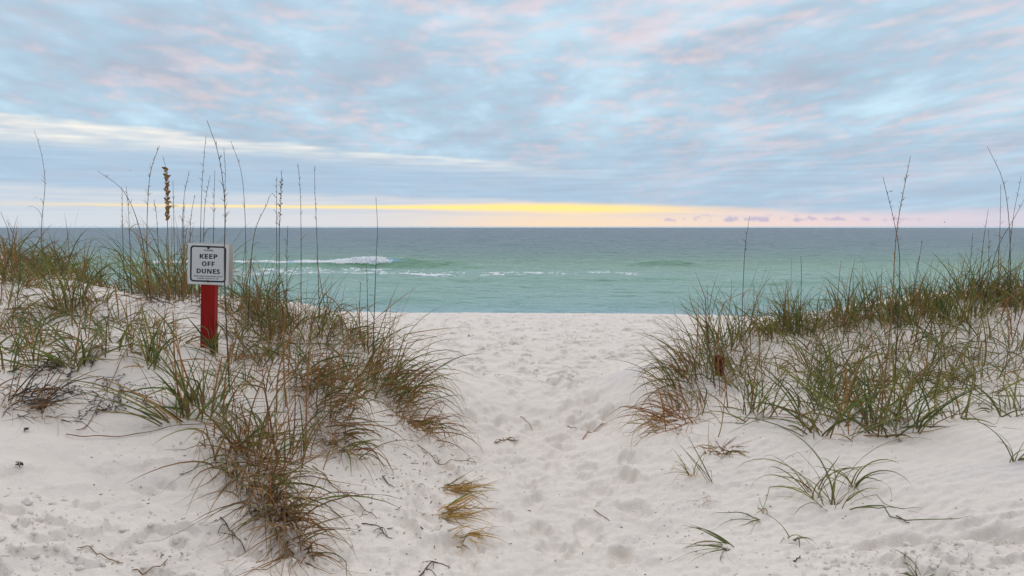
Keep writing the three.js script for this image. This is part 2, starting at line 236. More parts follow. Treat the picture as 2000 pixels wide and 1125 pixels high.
{
  const rs = [], th = [];
  for (let r = 20; r < 110; r *= 1.0048) rs.push(r);
  for (let r = 110; r < 2500; r *= 1.0075) rs.push(r);
  for (let r = 2500; r < 45000; r *= 1.2) rs.push(r);
  const half = 40 * Math.PI / 180; for (let i = 0; i <= 380; i++) th.push(-half + 2 * half * i / 380);
  for (let i = 1; i <= 14; i++) { th.push(half + 0.86 * i / 14); th.unshift(-half - 0.86 * i / 14); }
  const nt = th.length, pos = [], uv = [], idx = [];
  for (const r of rs) for (const t of th) { const x = r * Math.sin(t), z = -r * Math.cos(t); pos.push(x, seaHeight(x, z), z); uv.push(x, z); }
  for (let i = 0; i < rs.length - 1; i++) for (let j = 0; j < nt - 1; j++) { const a = i * nt + j, b = a + 1, c = a + nt, d = b + nt; idx.push(a, b, d, a, d, c); }
  const g = new THREE.BufferGeometry(); g.setAttribute('position', new THREE.Float32BufferAttribute(pos, 3)); g.setAttribute('uv', new THREE.Float32BufferAttribute(uv, 2)); g.setIndex(idx); g.computeVertexNormals();
  if (g.attributes.normal.getY(nt * 200 + 200) < 0) { for (let i = 0; i < idx.length; i += 3) { const t = idx[i]; idx[i] = idx[i + 1]; idx[i + 1] = t; } g.setIndex(idx); g.computeVertexNormals(); }
  const S = 1024, h = new Float32Array(S * S);
  for (let y = 0; y < S; y++) for (let x = 0; x < S; x++) { const u = x / S, v = y / S, wu = u + 0.02 * noise(u * 4, v * 4, 4); h[y * S + x] = 1.0 * tile(wu, v, 9, 21) + 0.55 * tile(u + 0.3, v, 21, 45) + 0.30 * tile(u, v + 0.2, 48, 90) + 0.16 * tile(u, v, 100, 170); }
  function tile(u, v, nx, ny) { return noise2(u * nx, v * ny, nx, ny); }
  function noise2(x, y, wx, wy) { const fx = Math.floor(x), fy = Math.floor(y), dx = x - fx, dy = y - fy, x0 = ((fx % wx) + wx) % wx, x1 = (x0 + 1) % wx, y0 = ((fy % wy) + wy) % wy, y1 = (y0 + 1) % wy; const u = dx * dx * (3 - 2 * dx), v = dy * dy * (3 - 2 * dy); const q = (ix, iy, ax, ay) => { const k = PERM[PERM[ix & 255] + (iy & 255)]; return GX[k] * ax + GY[k] * ay; }; return lerp(lerp(q(x0, y0, dx, dy), q(x1, y0, dx - 1, dy), u), lerp(q(x0, y1, dx, dy - 1), q(x1, y1, dx - 1, dy - 1), u), v); }
  const d = new Uint8Array(S * S * 4), K = 16;
  for (let y = 0; y < S; y++) for (let x = 0; x < S; x++) { const gx = (h[y * S + (x + 1) % S] - h[y * S + (x + S - 1) % S]) * K * 0.5, gy = (h[((y + 1) % S) * S + x] - h[((y + S - 1) % S) * S + x]) * K * 0.5, l = 1 / Math.hypot(gx, gy, 1); d.set([127.5 - 127.5 * gx * l, 127.5 - 127.5 * gy * l, 127.5 + 127.5 * l, 255], (y * S + x) * 4); }
  const t = new THREE.DataTexture(d, S, S); t.wrapS = t.wrapT = THREE.RepeatWrapping; t.magFilter = THREE.LinearFilter; t.repeat.set(1 / 19, 1 / 19); t.needsUpdate = true;
  const water = new THREE.MeshPhysicalMaterial({ name: 'sea water', color: new THREE.Color(0.37, 0.64, 0.88), roughness: 0.50, ior: 1.333, transmission: 0.80, thickness: 1, attenuationColor: new THREE.Color(0.92, 0.955, 0.70), attenuationDistance: 1.45, normalMap: t, normalScale: new THREE.Vector2(0.4, 0.4) });
  const m = new THREE.Mesh(g, water); m.name = 'sea'; m.userData = { kind: 'structure', label: 'green sea water turning blue towards the horizon', category: 'water' }; m.receiveShadow = true; scene.add(m);
}
// white water: lumps of foam along the broken crest, thin flakes on the water in front of it
const foamMat = new THREE.MeshStandardMaterial({ name: 'foam', color: new THREE.Color(0.86, 0.88, 0.88), roughness: 0.85 });
{
  const r = rng(77), lump = new THREE.IcosahedronGeometry(1, 1), put = [], q = new THREE.Quaternion(), e = new THREE.Euler(), M = new THREE.Matrix4();
  const add = (x, y, z, sx, sy, sz) => { e.set(r() * 0.4, r() * 6, r() * 0.4); q.setFromEuler(e); put.push(M.compose(new THREE.Vector3(x, y, z), q, new THREE.Vector3(sx, sy, sz)).clone()); };
  for (let i = 0; i < 11000; i++) { const x = -30 + r() * 21.2, body = sstep(-8.9, -11.5, x) * (1 - 0.45 * sstep(-12, -17, x) + 0.35 * noise(x * 0.45, 7)), t = -0.10 + r() * (0.22 + 0.45 * body), z = crestLine(x) + 0.15 + t, ragged = 0.55 + 0.45 * noise(x * 1.1, 3) + 0.3 * noise(x * 3.1, 9), s = (0.035 + 0.085 * r() * r()) * (0.6 + 0.4 * body); if (r() > 0.25 + 0.75 * body) continue; add(x, seaHeight(x, z) * (0.7 + 0.3 * body) + s * 0.3 + r() * 0.07 * ragged * body * sstep(0.9, 0, t), z, s * 2.0, s * 0.9, s); }
  for (let i = 0; i < 4400; i++) { const x = -24 + r() * 34, z = -55.5 + 2.2 * noise(x * 0.12, 5) + (r() - 0.5) * (r() * 4.5), d = fbm(x * 0.45 + 9, z * 1.1, 3); if (d < 0.04 + Math.max(0, x + 6) * 0.010) continue; const s = 0.025 + r() * r() * 0.075; add(x, seaHeight(x, z) + 0.005, z, s * 2.4, 0.008 + s * 0.12, s * 1.3); }
  for (let i = 0; i < 1800; i++) { const x = -27 + r() * 20, z = -60.5 + (r() - 0.5) * 4, d = fbm(x * 0.5 + 2, z * 0.8 + 7, 3); if (d < 0.08) continue; const s = 0.02 + r() * r() * 0.06; add(x, seaHeight(x, z) + 0.005, z, s * 2.6, 0.008 + s * 0.12, s * 1.3); }
  const im = new THREE.InstancedMesh(lump, foamMat, put.length); put.forEach((m, i) => im.setMatrixAt(i, m));
  im.name = 'sea_foam'; im.userData = { kind: 'stuff', label: 'white foam of the breaking wave and its spent streaks', category: 'foam' }; im.castShadow = true; scene.add(im);
}

// ---------------------------------------------------------------- sign on its red post
const redPaint = new THREE.MeshStandardMaterial({ name: 'red paint', roughness: 0.9, map: grainTexture(256, 1, (x, y) => { const n = noise(x / 256 * 40, y / 256 * 5, 256) * 16 + noise(x / 256 * 9, y / 256 * 3 + 4, 256) * 18 + (gr() - 0.5) * 10; return [clamp(152 + n, 0, 255), clamp(20 + n * 0.3, 0, 255), clamp(9 + n * 0.25, 0, 255)]; }, true) });
redPaint.map.repeat.set(1, 1);
const whiteMetal = new THREE.MeshStandardMaterial({ name: 'white painted aluminium', color: new THREE.Color(0.66, 0.66, 0.64), roughness: 0.5 });
const rearPaint = new THREE.MeshStandardMaterial({ name: 'dusty white panel', color: new THREE.Color(0.56, 0.54, 0.50), roughness: 0.7 });
const boltMat = new THREE.MeshStandardMaterial({ name: 'rusty bolt', color: new THREE.Color(0.06, 0.035, 0.03), roughness: 0.7, metalness: 0.4 });
function panelShape(w, h, r) { const s = new THREE.Shape(), x = w / 2, y = h / 2; s.moveTo(-x + r, -y); s.lineTo(x - r, -y); s.quadraticCurveTo(x, -y, x, -y + r); s.lineTo(x, y - r); s.quadraticCurveTo(x, y, x - r, y); s.lineTo(-x + r, y); s.quadraticCurveTo(-x, y, -x, y - r); s.lineTo(-x, -y + r); s.quadraticCurveTo(-x, -y, -x + r, -y); return s; }
{
  const [sx, sz] = [-2.4, -6], sy = sandHeight(sx, sz);
  const o = thing('dune_sign', 'white square warning sign on a red wooden post in the dune grass', 'sign', [sx, sy - 0.35, sz]);
  o.rotation.set(0, 0.10, -0.045);
  const post = part('post', new RoundedBoxGeometry(0.104, 0.35 + 0.65, 0.104, 3, 0.006), redPaint, o); post.position.set(0, (0.35 + 0.65) / 2, 0);
  const w = 0.305, h = 0.315, cy = 0.35 + 0.65;
  const panel = part('sign_panel', new THREE.ExtrudeGeometry(panelShape(w, h, 0.008), { depth: 0.004, bevelEnabled: true, bevelSize: 0.001, bevelThickness: 0.001, bevelSegments: 1 }), whiteMetal, o); panel.position.set(0.004, cy, 0.056);
  const c = document.createElement('canvas'); c.width = 976; c.height = 1008; const k = c.getContext('2d');
  k.fillStyle = '#d9dcdd'; k.fillRect(0, 0, 976, 1008);
  const rr = (x, y, ww, hh, r) => { k.beginPath(); k.moveTo(x + r, y); k.arcTo(x + ww, y, x + ww, y + hh, r); k.arcTo(x + ww, y + hh, x, y + hh, r); k.arcTo(x, y + hh, x, y, r); k.arcTo(x, y, x + ww, y, r); k.closePath(); };
  k.fillStyle = '#111214'; rr(52, 46, 866, 904, 84); k.fill(); k.fillStyle = '#d4d8da'; rr(92, 86, 786, 824, 52); k.fill();
  k.fillStyle = '#16171a'; k.textAlign = 'center';
  const line = (s, y, size, width) => { k.font = `bold ${size}px sans-serif`; const m = k.measureText(s).width; k.save(); k.translate(488, y); k.scale(width / m, 1); k.fillText(s, 0, 0); k.lineWidth = size * 0.028; k.strokeStyle = '#16171a'; k.strokeText(s, 0, 0); k.restore(); };
  line('PLEASE', 178, 54, 226); line('KEEP', 366, 160, 450); line('OFF', 552, 160, 322); line('DUNES', 736, 160, 580);
  line('DUNE VEGETATION PROTECTED BY', 822, 42, 704); line('FLORIDA STATUTE CH. 161.', 876, 42, 530);
  const rs = rng(3); for (let i = 0; i < 900; i++) { k.fillStyle = `rgba(${110 + rs() * 60},${70 + rs() * 40},${50 + rs() * 40},${rs() * 0.10})`; const s = rs() * 7; k.fillRect(rs() * 976, rs() * 1008, s * 0.7, s); }
  for (let i = 0; i < 60; i++) { k.fillStyle = `rgba(150,50,45,${rs() * 0.35})`; k.fillRect(330 + rs() * 260, 960 + rs() * 44, rs() * 34, rs() * 9); }
  const print = new THREE.CanvasTexture(c); print.colorSpace = THREE.SRGBColorSpace;
  const face = part('printed_face', new THREE.PlaneGeometry(w - 0.003, h - 0.003), new THREE.MeshStandardMaterial({ name: 'printed sign face', map: print, roughness: 0.45 }), panel); face.position.set(0, 0, 0.0065); face.userData.label = 'printed face reading KEEP OFF DUNES in black';
  for (const y of [0.126, -0.132]) { const b = part('bolt', new THREE.CylinderGeometry(0.0085, 0.0095, 0.007, 8), boltMat, panel); b.rotation.x = Math.PI / 2; b.position.set(0, y, 0.010); }
  const rear = part('rear_panel', new THREE.ExtrudeGeometry(panelShape(w, h, 0.008), { depth: 0.004, bevelEnabled: true, bevelSize: 0.001, bevelThickness: 0.001, bevelSegments: 1 }), rearPaint, o); rear.position.set(0.010, cy + 0.002, -0.060); rear.rotation.y = -0.05; rear.userData.label = 'bare back of the second sign panel';
}
{
  const [sx, sz] = [1.91, -6.98], sy = sandHeight(sx, sz);
  const o = thing('marker_post', 'short stub of a red wooden post hidden in the grass', 'post', [sx, sy - 0.3, sz]); o.rotation.set(0.03, 0.5, 0.04);
  const p = part('post', new RoundedBoxGeometry(0.062, 0.48, 0.062, 3, 0.005), new THREE.MeshStandardMaterial({ name: 'dull dark red paint', map: redPaint.map, color: new THREE.Color(0.42, 0.5, 0.6), roughness: 0.9 }), o); p.position.y = 0.24;
  const cap = part('weathered_top', new RoundedBoxGeometry(0.056, 0.008, 0.056, 2, 0.003), new THREE.MeshStandardMaterial({ name: 'bare post end', color: new THREE.Color(0.16, 0.06, 0.04), roughness: 0.9 }), o); cap.position.y = 0.484;
}

// ---------------------------------------------------------------- grass
const bladeMat = new THREE.MeshPhysicalMaterial({ name: 'grass blades', vertexColors: true, roughness: 0.8, transmission: 0.28, thickness: 0, side: THREE.DoubleSide });
const GREEN = [[0.150, 0.195, 0.026], [0.075, 0.120, 0.020], [0.230, 0.235, 0.040], [0.110, 0.155, 0.030]], OLIVE = [[0.270, 0.205, 0.042], [0.210, 0.165, 0.034]], BROWN = [[0.310, 0.165, 0.048], [0.165, 0.090, 0.034], [0.400, 0.230, 0.075]], STRAW = [[0.36, 0.26, 0.12], [0.29, 0.20, 0.085]], RUST = [[0.34, 0.145, 0.036], [0.26, 0.110, 0.030]], GREY = [[0.15, 0.12, 0.095], [0.11, 0.085, 0.070]], GOLD = [[0.60, 0.37, 0.080], [0.52, 0.30, 0.06], [0.44, 0.30, 0.09]], DARK = [[0.030, 0.022, 0.018], [0.050, 0.034, 0.026]];
const pick = (a, r) => a[Math.floor(r() * a.length) % a.length];
class Blades {
  constructor() { this.p = []; this.c = []; this.i = []; }
  // a strip along pts [[x, y, z], ...]; base, middle and tip colours; folded blades get a keel
  strip(pts, width, cb, cm, ct, twist, fold) {
    const n = pts.length, at = this.p.length / 3, side = new THREE.Vector3(), t = new THREE.Vector3(), up = new THREE.Vector3(), nn = new THREE.Vector3(), across = fold ? 3 : 2;
    for (let k = 0; k < n; k++) {
      const a = pts[Math.max(0, k - 1)], b = pts[Math.min(n - 1, k + 1)], s = k / (n - 1), w = width * 0.5 * (s < 0.15 ? 0.75 + 1.67 * s : Math.pow(1 - (s - 0.15) / 0.85, 0.7)) + 0.0004;
      t.set(b[0] - a[0], b[1] - a[1], b[2] - a[2]).normalize(); up.set(Math.cos(twist + s * 0.9), 0.25, Math.sin(twist + s * 0.9)); side.crossVectors(t, up).normalize(); nn.crossVectors(side, t);
      const q = s < 0.25 ? s / 0.25 : 0, col = [0, 1, 2].map((j) => (s < 0.25 ? lerp(cb[j], cm[j], q) : s < 0.72 ? cm[j] : lerp(cm[j], ct[j], (s - 0.72) / 0.28)));
      const [x, y, z] = pts[k];
      if (fold) { this.p.push(x - side.x * w, y - side.y * w, z - side.z * w, x - nn.x * w * 0.5, y - nn.y * w * 0.5, z - nn.z * w * 0.5, x + side.x * w, y + side.y * w, z + side.z * w); this.c.push(...col, ...col, ...col); } else { this.p.push(x - side.x * w, y - side.y * w, z - side.z * w, x + side.x * w, y + side.y * w, z + side.z * w); this.c.push(...col, ...col); }
      if (k < n - 1) for (let m = 0; m < across - 1; m++) { const i0 = at + k * across + m; this.i.push(i0, i0 + 1, i0 + across + 1, i0, i0 + across + 1, i0 + across); }
    }
  }
  geometry() { const g = new THREE.BufferGeometry(); g.setAttribute('position', new THREE.Float32BufferAttribute(this.p, 3)); g.setAttribute('color', new THREE.Float32BufferAttribute(this.c, 3)); g.setIndex(this.i); g.computeVertexNormals(); return g; }
}
// the run of one blade from the ground: tilt from upright grows with its own weight; it lies down where it meets the sand
function run(x, z, y0, az, tilt, droop, len, seg, r, ox, oy, oz) {
  const pts = []; let y = y0, a = az, th = tilt; const st = len / seg, curl = (r() - 0.5) * 0.34, kink = r() < 0.18 ? 2 + Math.floor(r() * 4) : -1, bent = 0.4 + r() * 0.9;
  for (let k = 0; k <= seg; k++) {
    pts.push([x - ox, y - oy, z - oz]);
    const h = Math.sin(th) * st; x += h * Math.sin(a); z += h * Math.cos(a); y += Math.cos(th) * st;
    th = Math.min(th + droop / seg * (0.5 + k / seg), 2.75); a += curl + (r() - 0.5) * 0.12; if (k === kink) th += bent;
    if (y < y0 + 2 && k > 0) { const g = sandHeight(x, z) + 0.004; if (y < g) { y = g + 0.003 * r(); th = Math.max(1.45, Math.min(th, 1.62)); } }
  }
  return pts;
}
let seed = 1000;
// o: n blades, len, spread (radius of the foot), tilt [min, max], droop, lean [azimuth, how much], green share, width, tone 'brown' | 'rust' | 'green', line: second end of a long foot
function tussock(name, label, [x, z], o, group) {
  if (!o.sepal) o = { ...o, n: Math.round((o.n ?? 120) * 0.46), spread: (o.spread ?? 0.07) * 1.75, width: (o.width ?? 0.0065) * 1.65, len: (o.len ?? 0.5) * 1.12 };
  const r = rng(seed += 13), y = sandHeight(x, z), t = thing(name, label, 'dune grass', [x, y, z], group);
  const { n = 120, len = 0.5, spread = 0.07, tilt = [0.05, 0.7], droop = 1.0, lean = [0, 0], green = 0.55, width = 0.0065, low = 0.2, line, sepal = false, seg = 7, dry = 'brown' } = o;
  const G = new Blades(), B = new Blades(), dead = { brown: [...BROWN, ...BROWN, ...STRAW, ...STRAW, ...RUST], rust: [...RUST, ...RUST, ...BROWN, ...STRAW], grey: [...GREY, ...GREY, ...BROWN], gold: [...GOLD, ...GOLD, ...STRAW], dark: [...DARK, ...BROWN, ...GREY] }[dry];
  for (let i = 0; i < n; i++) {
    const isG = r() < green, s = line ? r() : 0, q = Math.sqrt(r()) * spread, w = r() * 6.283, bx = x + (line ? (line[0] - x) * s : 0) + q * Math.cos(w), bz = z + (line ? (line[1] - z) * s : 0) + q * Math.sin(w);
    const stem = !sepal && r() < 0.06, lying = !stem && r() < (isG ? low * 0.3 : low), L = stem ? len * (0.9 + 0.5 * r()) : len * (0.35 + 0.9 * r()) * (isG ? 1 : 0.95);
    let az = Math.atan2(Math.cos(w) * 1, Math.sin(w) * 1) + (r() - 0.5) * 3.6, th = lying ? 1.0 + r() * 0.5 : tilt[0] + (tilt[1] - tilt[0]) * Math.pow(r(), 1.2);
    if (lean[1]) { const hx = Math.sin(az) * Math.sin(th) * (1 - lean[1] * 0.6) + Math.sin(lean[0]) * lean[1], hz = Math.cos(az) * Math.sin(th) * (1 - lean[1] * 0.6) + Math.cos(lean[0]) * lean[1]; az = Math.atan2(hx, hz); th = Math.atan2(Math.hypot(hx, hz), Math.cos(th)); }
    const pts = run(bx, bz, sandHeight(bx, bz) - 0.012, az, stem ? th * 0.4 : th, stem ? 0.25 : droop * (0.5 + r()) * (isG ? 0.9 : 1.25), L, sepal ? 9 : seg, r, x, y, z);
    const cm = stem ? pick(r() < 0.5 ? RUST : BROWN, r) : isG ? (r() < 0.22 ? pick(OLIVE, r) : pick(GREEN, r)) : pick(dead, r), f = 0.75 + 0.5 * r(), m = cm.map((c) => c * f), cb = isG ? pick(r() < 0.5 ? STRAW : BROWN, r).map((c) => c * 0.7) : m, ct = isG ? (r() < 0.35 ? pick(BROWN, r) : m) : m;
    const wd = width * (0.45 + 0.9 * r()) * (isG ? 1 : 0.72);
    if (sepal) { const one = new Blades(); one.strip(pts, wd, cb, m, ct, r() * 6.28, true); part('leaf', one.geometry(), bladeMat, t); } else (isG ? G : B).strip(pts, wd, cb, m, ct, r() * 6.28, false);
  }
  if (G.i.length) part('green_blades', G.geometry(), bladeMat, t, 'stuff');
  if (B.i.length) part('dry_blades', B.geometry(), bladeMat, t, 'stuff');
  return t;
}
// clods of broken, crusted sand
{
  const r = rng(91), g = new THREE.IcosahedronGeometry(1, 1), p = g.attributes.position, put = [], M = new THREE.Matrix4(), q = new THREE.Quaternion(), e = new THREE.Euler();
  for (let i = 0; i < p.count; i++) { const k = 1 + 0.35 * noise(p.getX(i) * 1.7 + 3, p.getY(i) * 1.7 + p.getZ(i) * 1.3); p.setXYZ(i, p.getX(i) * k, p.getY(i) * k, p.getZ(i) * k); } g.computeVertexNormals();
  for (const [cx, cz, rx, rz, n, big] of [[-2.0, -3.25, 0.75, 0.35, 420, 1], [-1.25, -3.5, 0.7, 0.3, 150, 0.8], [1.75, -3.5, 0.5, 0.22, 260, 0.9], [2.35, -3.45, 0.4, 0.25, 130, 0.9], [-0.75, -4.6, 0.35, 0.5, 130, 0.6], [-0.55, -5.6, 0.4, 0.5, 140, 0.6], [0.9, -4.3, 0.2, 0.7, 120, 0.5], [-1.6, -4.3, 0.6, 0.25, 90, 0.8]])
    for (let i = 0; i < n; i++) { const x = cx + (r() + r() + r() - 1.5) * 1.3 * rx, z = cz + (r() + r() + r() - 1.5) * 1.3 * rz, s = big * (0.004 + 0.020 * r() * r() * r()); e.set(r(), r() * 6, r()); q.setFromEuler(e); put.push(M.compose(new THREE.Vector3(x, sandHeight(x, z) + s * 0.1, z), q, new THREE.Vector3(s * (1 + r()), s * 0.7, s * (0.8 + 0.6 * r()))).clone()); }
  const im = new THREE.InstancedMesh(g, new THREE.MeshStandardMaterial({ name: 'sand clods', color: new THREE.Color(0.72, 0.65, 0.585), roughness: 0.95 }), put.length); put.forEach((m, i) => im.setMatrixAt(i, m));
  im.name = 'sand_clods'; im.userData = { kind: 'stuff', label: 'crumbled clods of crusted sand on the slopes', category: 'sand clods' }; im.castShadow = im.receiveShadow = true; scene.add(im);
}
// big clumps one can tell apart
const V = Math.PI;   // azimuths: 0 towards the land, V out to sea, V / 2 to the east side (x grows)
tussock('sea_oat_clump', 'tall bushy green and brown clump of sea oats beside the white sign', [-4.16, -8.9], { n: 900, len: 0.66, spread: 0.20, tilt: [0.03, 0.8], droop: 1.1, green: 0.6, line: [-3.09, -7.34] });
tussock('sea_oat_clump', 'dry skirt of grey brown grass hanging under the bushy clump beside the sign', [-3.19, -7.12], { n: 210, len: 0.34, spread: 0.14, tilt: [0.5, 1.3], droop: 1.4, lean: [0, 0.4], green: 0.08, dry: 'grey', low: 0.5, line: [-2.87, -7.04] });
tussock('sea_oat_clump', 'dense rounded mound of olive and brown grass on the seaward crest past the sign', [-2.2, -6.86], { n: 760, len: 0.46, spread: 0.24, tilt: [0.05, 1.0], droop: 1.5, green: 0.48, line: [-1.72, -7.14] });
tussock('sea_oat_clump', 'brown grass trailing off the seaward end of the rounded mound', [-1.64, -7.08], { n: 260, len: 0.40, spread: 0.16, tilt: [0.2, 1.1], droop: 1.7, lean: [V / 2, 0.35], green: 0.4, dry: 'brown', line: [-1.43, -7.12] });
tussock('sea_oat_clump', 'leafy deep green clump between the sign and the long fallen stalk', [-2.04, -4.98], { n: 150, len: 0.50, spread: 0.09, tilt: [0.1, 0.95], droop: 1.0, green: 0.88, width: 0.0085, low: 0.1 });
tussock('sea_oat_clump', 'green blades sprawling flat over the sand by the long fallen stalk', [-2.13, -4.8], { n: 60, len: 0.62, spread: 0.05, tilt: [0.8, 1.3], droop: 0.6, lean: [-V / 2 - 0.2, 0.6], green: 0.85, width: 0.008, low: 0.1 });
tussock('sea_oat_clump', 'large brown clump drooping over the eroded bank nearest the path entrance', [-1.8, -4.74], { n: 620, len: 0.56, spread: 0.085, tilt: [0.3, 1.25], droop: 1.5, lean: [V / 4.5, 0.8], green: 0.26, low: 0.3, line: [-1.24, -3.98] });
tussock('sea_oat_clump', 'upright dry stems and blades rising from the eroded bank', [-1.71, -4.76], { n: 270, len: 0.50, spread: 0.13, tilt: [0.03, 0.9], droop: 1.3, green: 0.45, dry: 'rust', line: [-1.4, -4.68] });
tussock('sea_oat_clump', 'tail of dead roots and runners at the foot of the eroded bank', [-1.35, -4.12], { n: 420, len: 0.40, spread: 0.04, tilt: [0.7, 1.4], droop: 1.1, lean: [0.45, 0.85], green: 0.14, dry: 'rust', width: 0.0055, low: 0.6, line: [-1.02, -3.64] });
tussock('sea_oat_clump', 'brown curtain of grass hanging down the bank between mound and path', [-1.63, -5.9], { n: 520, len: 0.50, spread: 0.09, tilt: [0.3, 1.25], droop: 1.6, lean: [V / 4, 0.75], green: 0.25, low: 0.35, line: [-1.25, -5.28] });
tussock('sea_oat_clump', 'wispy brown tail of grass below the hanging curtain', [-1.28, -5.24], { n: 210, len: 0.42, spread: 0.08, tilt: [0.7, 1.4], droop: 1.5, lean: [V / 5, 0.7], green: 0.18, low: 0.4, line: [-1.13, -5.06] });
tussock('sea_oat_clump', 'arching clump on the dune nose with long blades curving over the path', [-1.18, -6.64], { n: 420, len: 0.62, spread: 0.13, tilt: [0.15, 1.15], droop: 1.9, lean: [V / 2 - 0.3, 0.6], green: 0.42, low: 0.2, line: [-1.03, -6.52] });
tussock('sea_oat_clump', 'rusty roots and dry runners spilling from the dune nose onto the path', [-0.96, -6.34], { n: 260, len: 0.44, spread: 0.09, tilt: [0.6, 1.4], droop: 1.5, lean: [V / 2 - 0.6, 0.62], green: 0.12, dry: 'rust', low: 0.4, line: [-0.73, -5.84] });
tussock('sea_oat_clump', 'green and brown tuft between the curtain of grass and the dune nose', [-1.35, -5.72], { n: 240, len: 0.46, spread: 0.12, tilt: [0.2, 1.1], droop: 1.4, lean: [V / 2, 0.3], green: 0.6, line: [-1.24, -6.48] });
tussock('sea_oat_clump', 'flattened dark dead clump with torn roots lying on bare sand', [-3.18, -4.76], { n: 260, len: 0.36, spread: 0.08, tilt: [0.9, 1.4], droop: 0.8, lean: [V / 2 - 0.5, 0.75], green: 0.02, dry: 'dark', low: 0.5, width: 0.006, line: [-2.9, -4.62] });
tussock('sea_oat_clump', 'bright green broad bladed tuft above the dead sprigs', [-3.06, -5.36], { n: 70, len: 0.44, spread: 0.06, tilt: [0.3, 1.2], droop: 0.8, green: 0.92, width: 0.010, low: 0.1 });
tussock('sea_oat_clump', 'upright green tuft with buried stems between the sign and the dead sprigs', [-2.59, -5.48], { n: 66, len: 0.40, spread: 0.05, tilt: [0.05, 0.7], droop: 0.9, green: 0.8, width: 0.008 });
tussock('sea_oat_clump', 'thick green tuft with a brown foot on the crest behind the bare hollow', [-3.93, -6.8], { n: 200, len: 0.52, spread: 0.09, tilt: [0.05, 0.8], droop: 1.1, green: 0.65, width: 0.0075 });
tussock('sea_oat_clump', 'pale green broad leafed shoot at the foot of the red sign post', [-2.3, -5.88], { n: 14, len: 0.34, spread: 0.02, tilt: [0.05, 0.5], droop: 1.0, green: 1, width: 0.013, sepal: true, low: 0 });
// across the path
tussock('sea_oat_clump', 'big hanging brown and green clump around the red stub beside the path', [1.94, -7.52], { n: 620, len: 0.55, spread: 0.18, tilt: [0.1, 1.1], droop: 1.5, lean: [-V / 2, 0.28], green: 0.45, line: [1.64, -6.74] });
tussock('sea_oat_clump', 'rusty beard of dead roots hanging below the clump with the red stub', [1.53, -6.58], { n: 330, len: 0.44, spread: 0.11, tilt: [0.5, 1.35], droop: 1.5, lean: [-V / 2 + 0.5, 0.6], green: 0.06, dry: 'rust', low: 0.4, line: [1.23, -5.88] });
tussock('sea_oat_clump', 'tall spray of green blades at the seaward corner of the dune with the red stub', [2.43, -8.08], { n: 330, len: 0.60, spread: 0.16, tilt: [0.05, 0.75], droop: 0.9, green: 0.8, line: [2.11, -7.86] });
tussock('sea_oat_clump', 'brown root mat along the crest of the dune with the red stub', [2.59, -8.22], { n: 420, len: 0.34, spread: 0.14, tilt: [0.4, 1.3], droop: 1.4, green: 0.18, low: 0.4, line: [3.88, -8.4] });
tussock('sea_oat_clump', 'olive hummock of matted grass on the highest crest of the dune with the red stub', [5.04, -8.58], { n: 520, len: 0.36, spread: 0.2, tilt: [0.3, 1.25], droop: 1.3, green: 0.5, low: 0.3, line: [5.66, -8.48] });
tussock('sea_oat_clump', 'green leaning tuft beside the small sandy hollow under the red stub', [2.01, -6.06], { n: 110, len: 0.46, spread: 0.09, tilt: [0.1, 0.85], droop: 1.0, green: 0.65, line: [1.79, -5.9] });
tussock('sea_oat_clump', 'wide spreading clump of dark green blades at the edge of the smooth sand slope', [2.25, -5.54], { n: 150, len: 0.62, spread: 0.13, tilt: [0.3, 1.2], droop: 1.2, green: 0.8, width: 0.008, low: 0.2, line: [2.47, -5.54] });
tussock('sea_oat_clump', 'dark green clump around the foot of the tallest orange stalk', [2.77, -5.5], { n: 150, len: 0.66, spread: 0.11, tilt: [0.15, 1.15], droop: 1.1, green: 0.85, width: 0.0085, low: 0.15 });
tussock('sea_oat_clump', 'green blades fanning over the grey stained sand', [3.84, -5.78], { n: 90, len: 0.55, spread: 0.1, tilt: [0.3, 1.15], droop: 1.2, green: 0.8, width: 0.008 });
tussock('sea_oat_clump', 'small dead brown tuft on a sand pedestal below the red stub', [1.43, -5.24], { n: 110, len: 0.19, spread: 0.055, tilt: [0.5, 1.5], droop: 1.5, green: 0.04, dry: 'brown', low: 0.4, line: [1.49, -5.24] });
tussock('sea_oat_clump', 'grey dead tuft lying between green blades under the crest', [3.77, -6.82], { n: 120, len: 0.25, spread: 0.07, tilt: [0.7, 1.5], droop: 1.2, green: 0.05, dry: 'grey', low: 0.5 });
// sparse plants: every leaf can be told apart
const sparse = (label, at, o) => tussock('grass_plant', label, at, { sepal: true, green: 0.95, width: 0.008, spread: 0.03, low: 0, ...o });
sparse('open plant of long arching dark green leaves on the smooth sand slope', [1.85, -4.28], { n: 20, len: 0.60, tilt: [0.3, 1.2], droop: 1.7, spread: 0.08 });
sparse('arching green plant whose leaves reach towards the tufted edge of the slope', [1.79, -4.46], { n: 14, len: 0.58, tilt: [0.4, 1.2], droop: 1.7, spread: 0.06, lean: [-V / 2, 0.25] });
sparse('small fountain shaped green plant upslope of the arching plants', [2.04, -4.52], { n: 11, len: 0.34, tilt: [0.3, 1.0], droop: 2.0 });
sparse('low green plant bending over its own tip on the smooth sand slope', [1.4, -4.18], { n: 9, len: 0.34, tilt: [0.9, 1.4], droop: 1.4, lean: [-V / 2, 0.4] });
sparse('few curled green leaves lying between the arching plant and the crusted sand', [1.44, -3.92], { n: 6, len: 0.24, tilt: [0.5, 1.3], droop: 2.2, spread: 0.05 });
sparse('flat sprawling pale green plant at the edge of the trodden path', [1.13, -3.82], { n: 14, len: 0.34, tilt: [1.15, 1.5], droop: 0.7, lean: [-V / 2, 0.85], width: 0.006, spread: 0.04 });
sparse('small green plant with one straight tall spike in the crusted sand', [1.82, -3.32], { n: 12, len: 0.19, tilt: [0.2, 1.2], droop: 1.8, width: 0.009 });
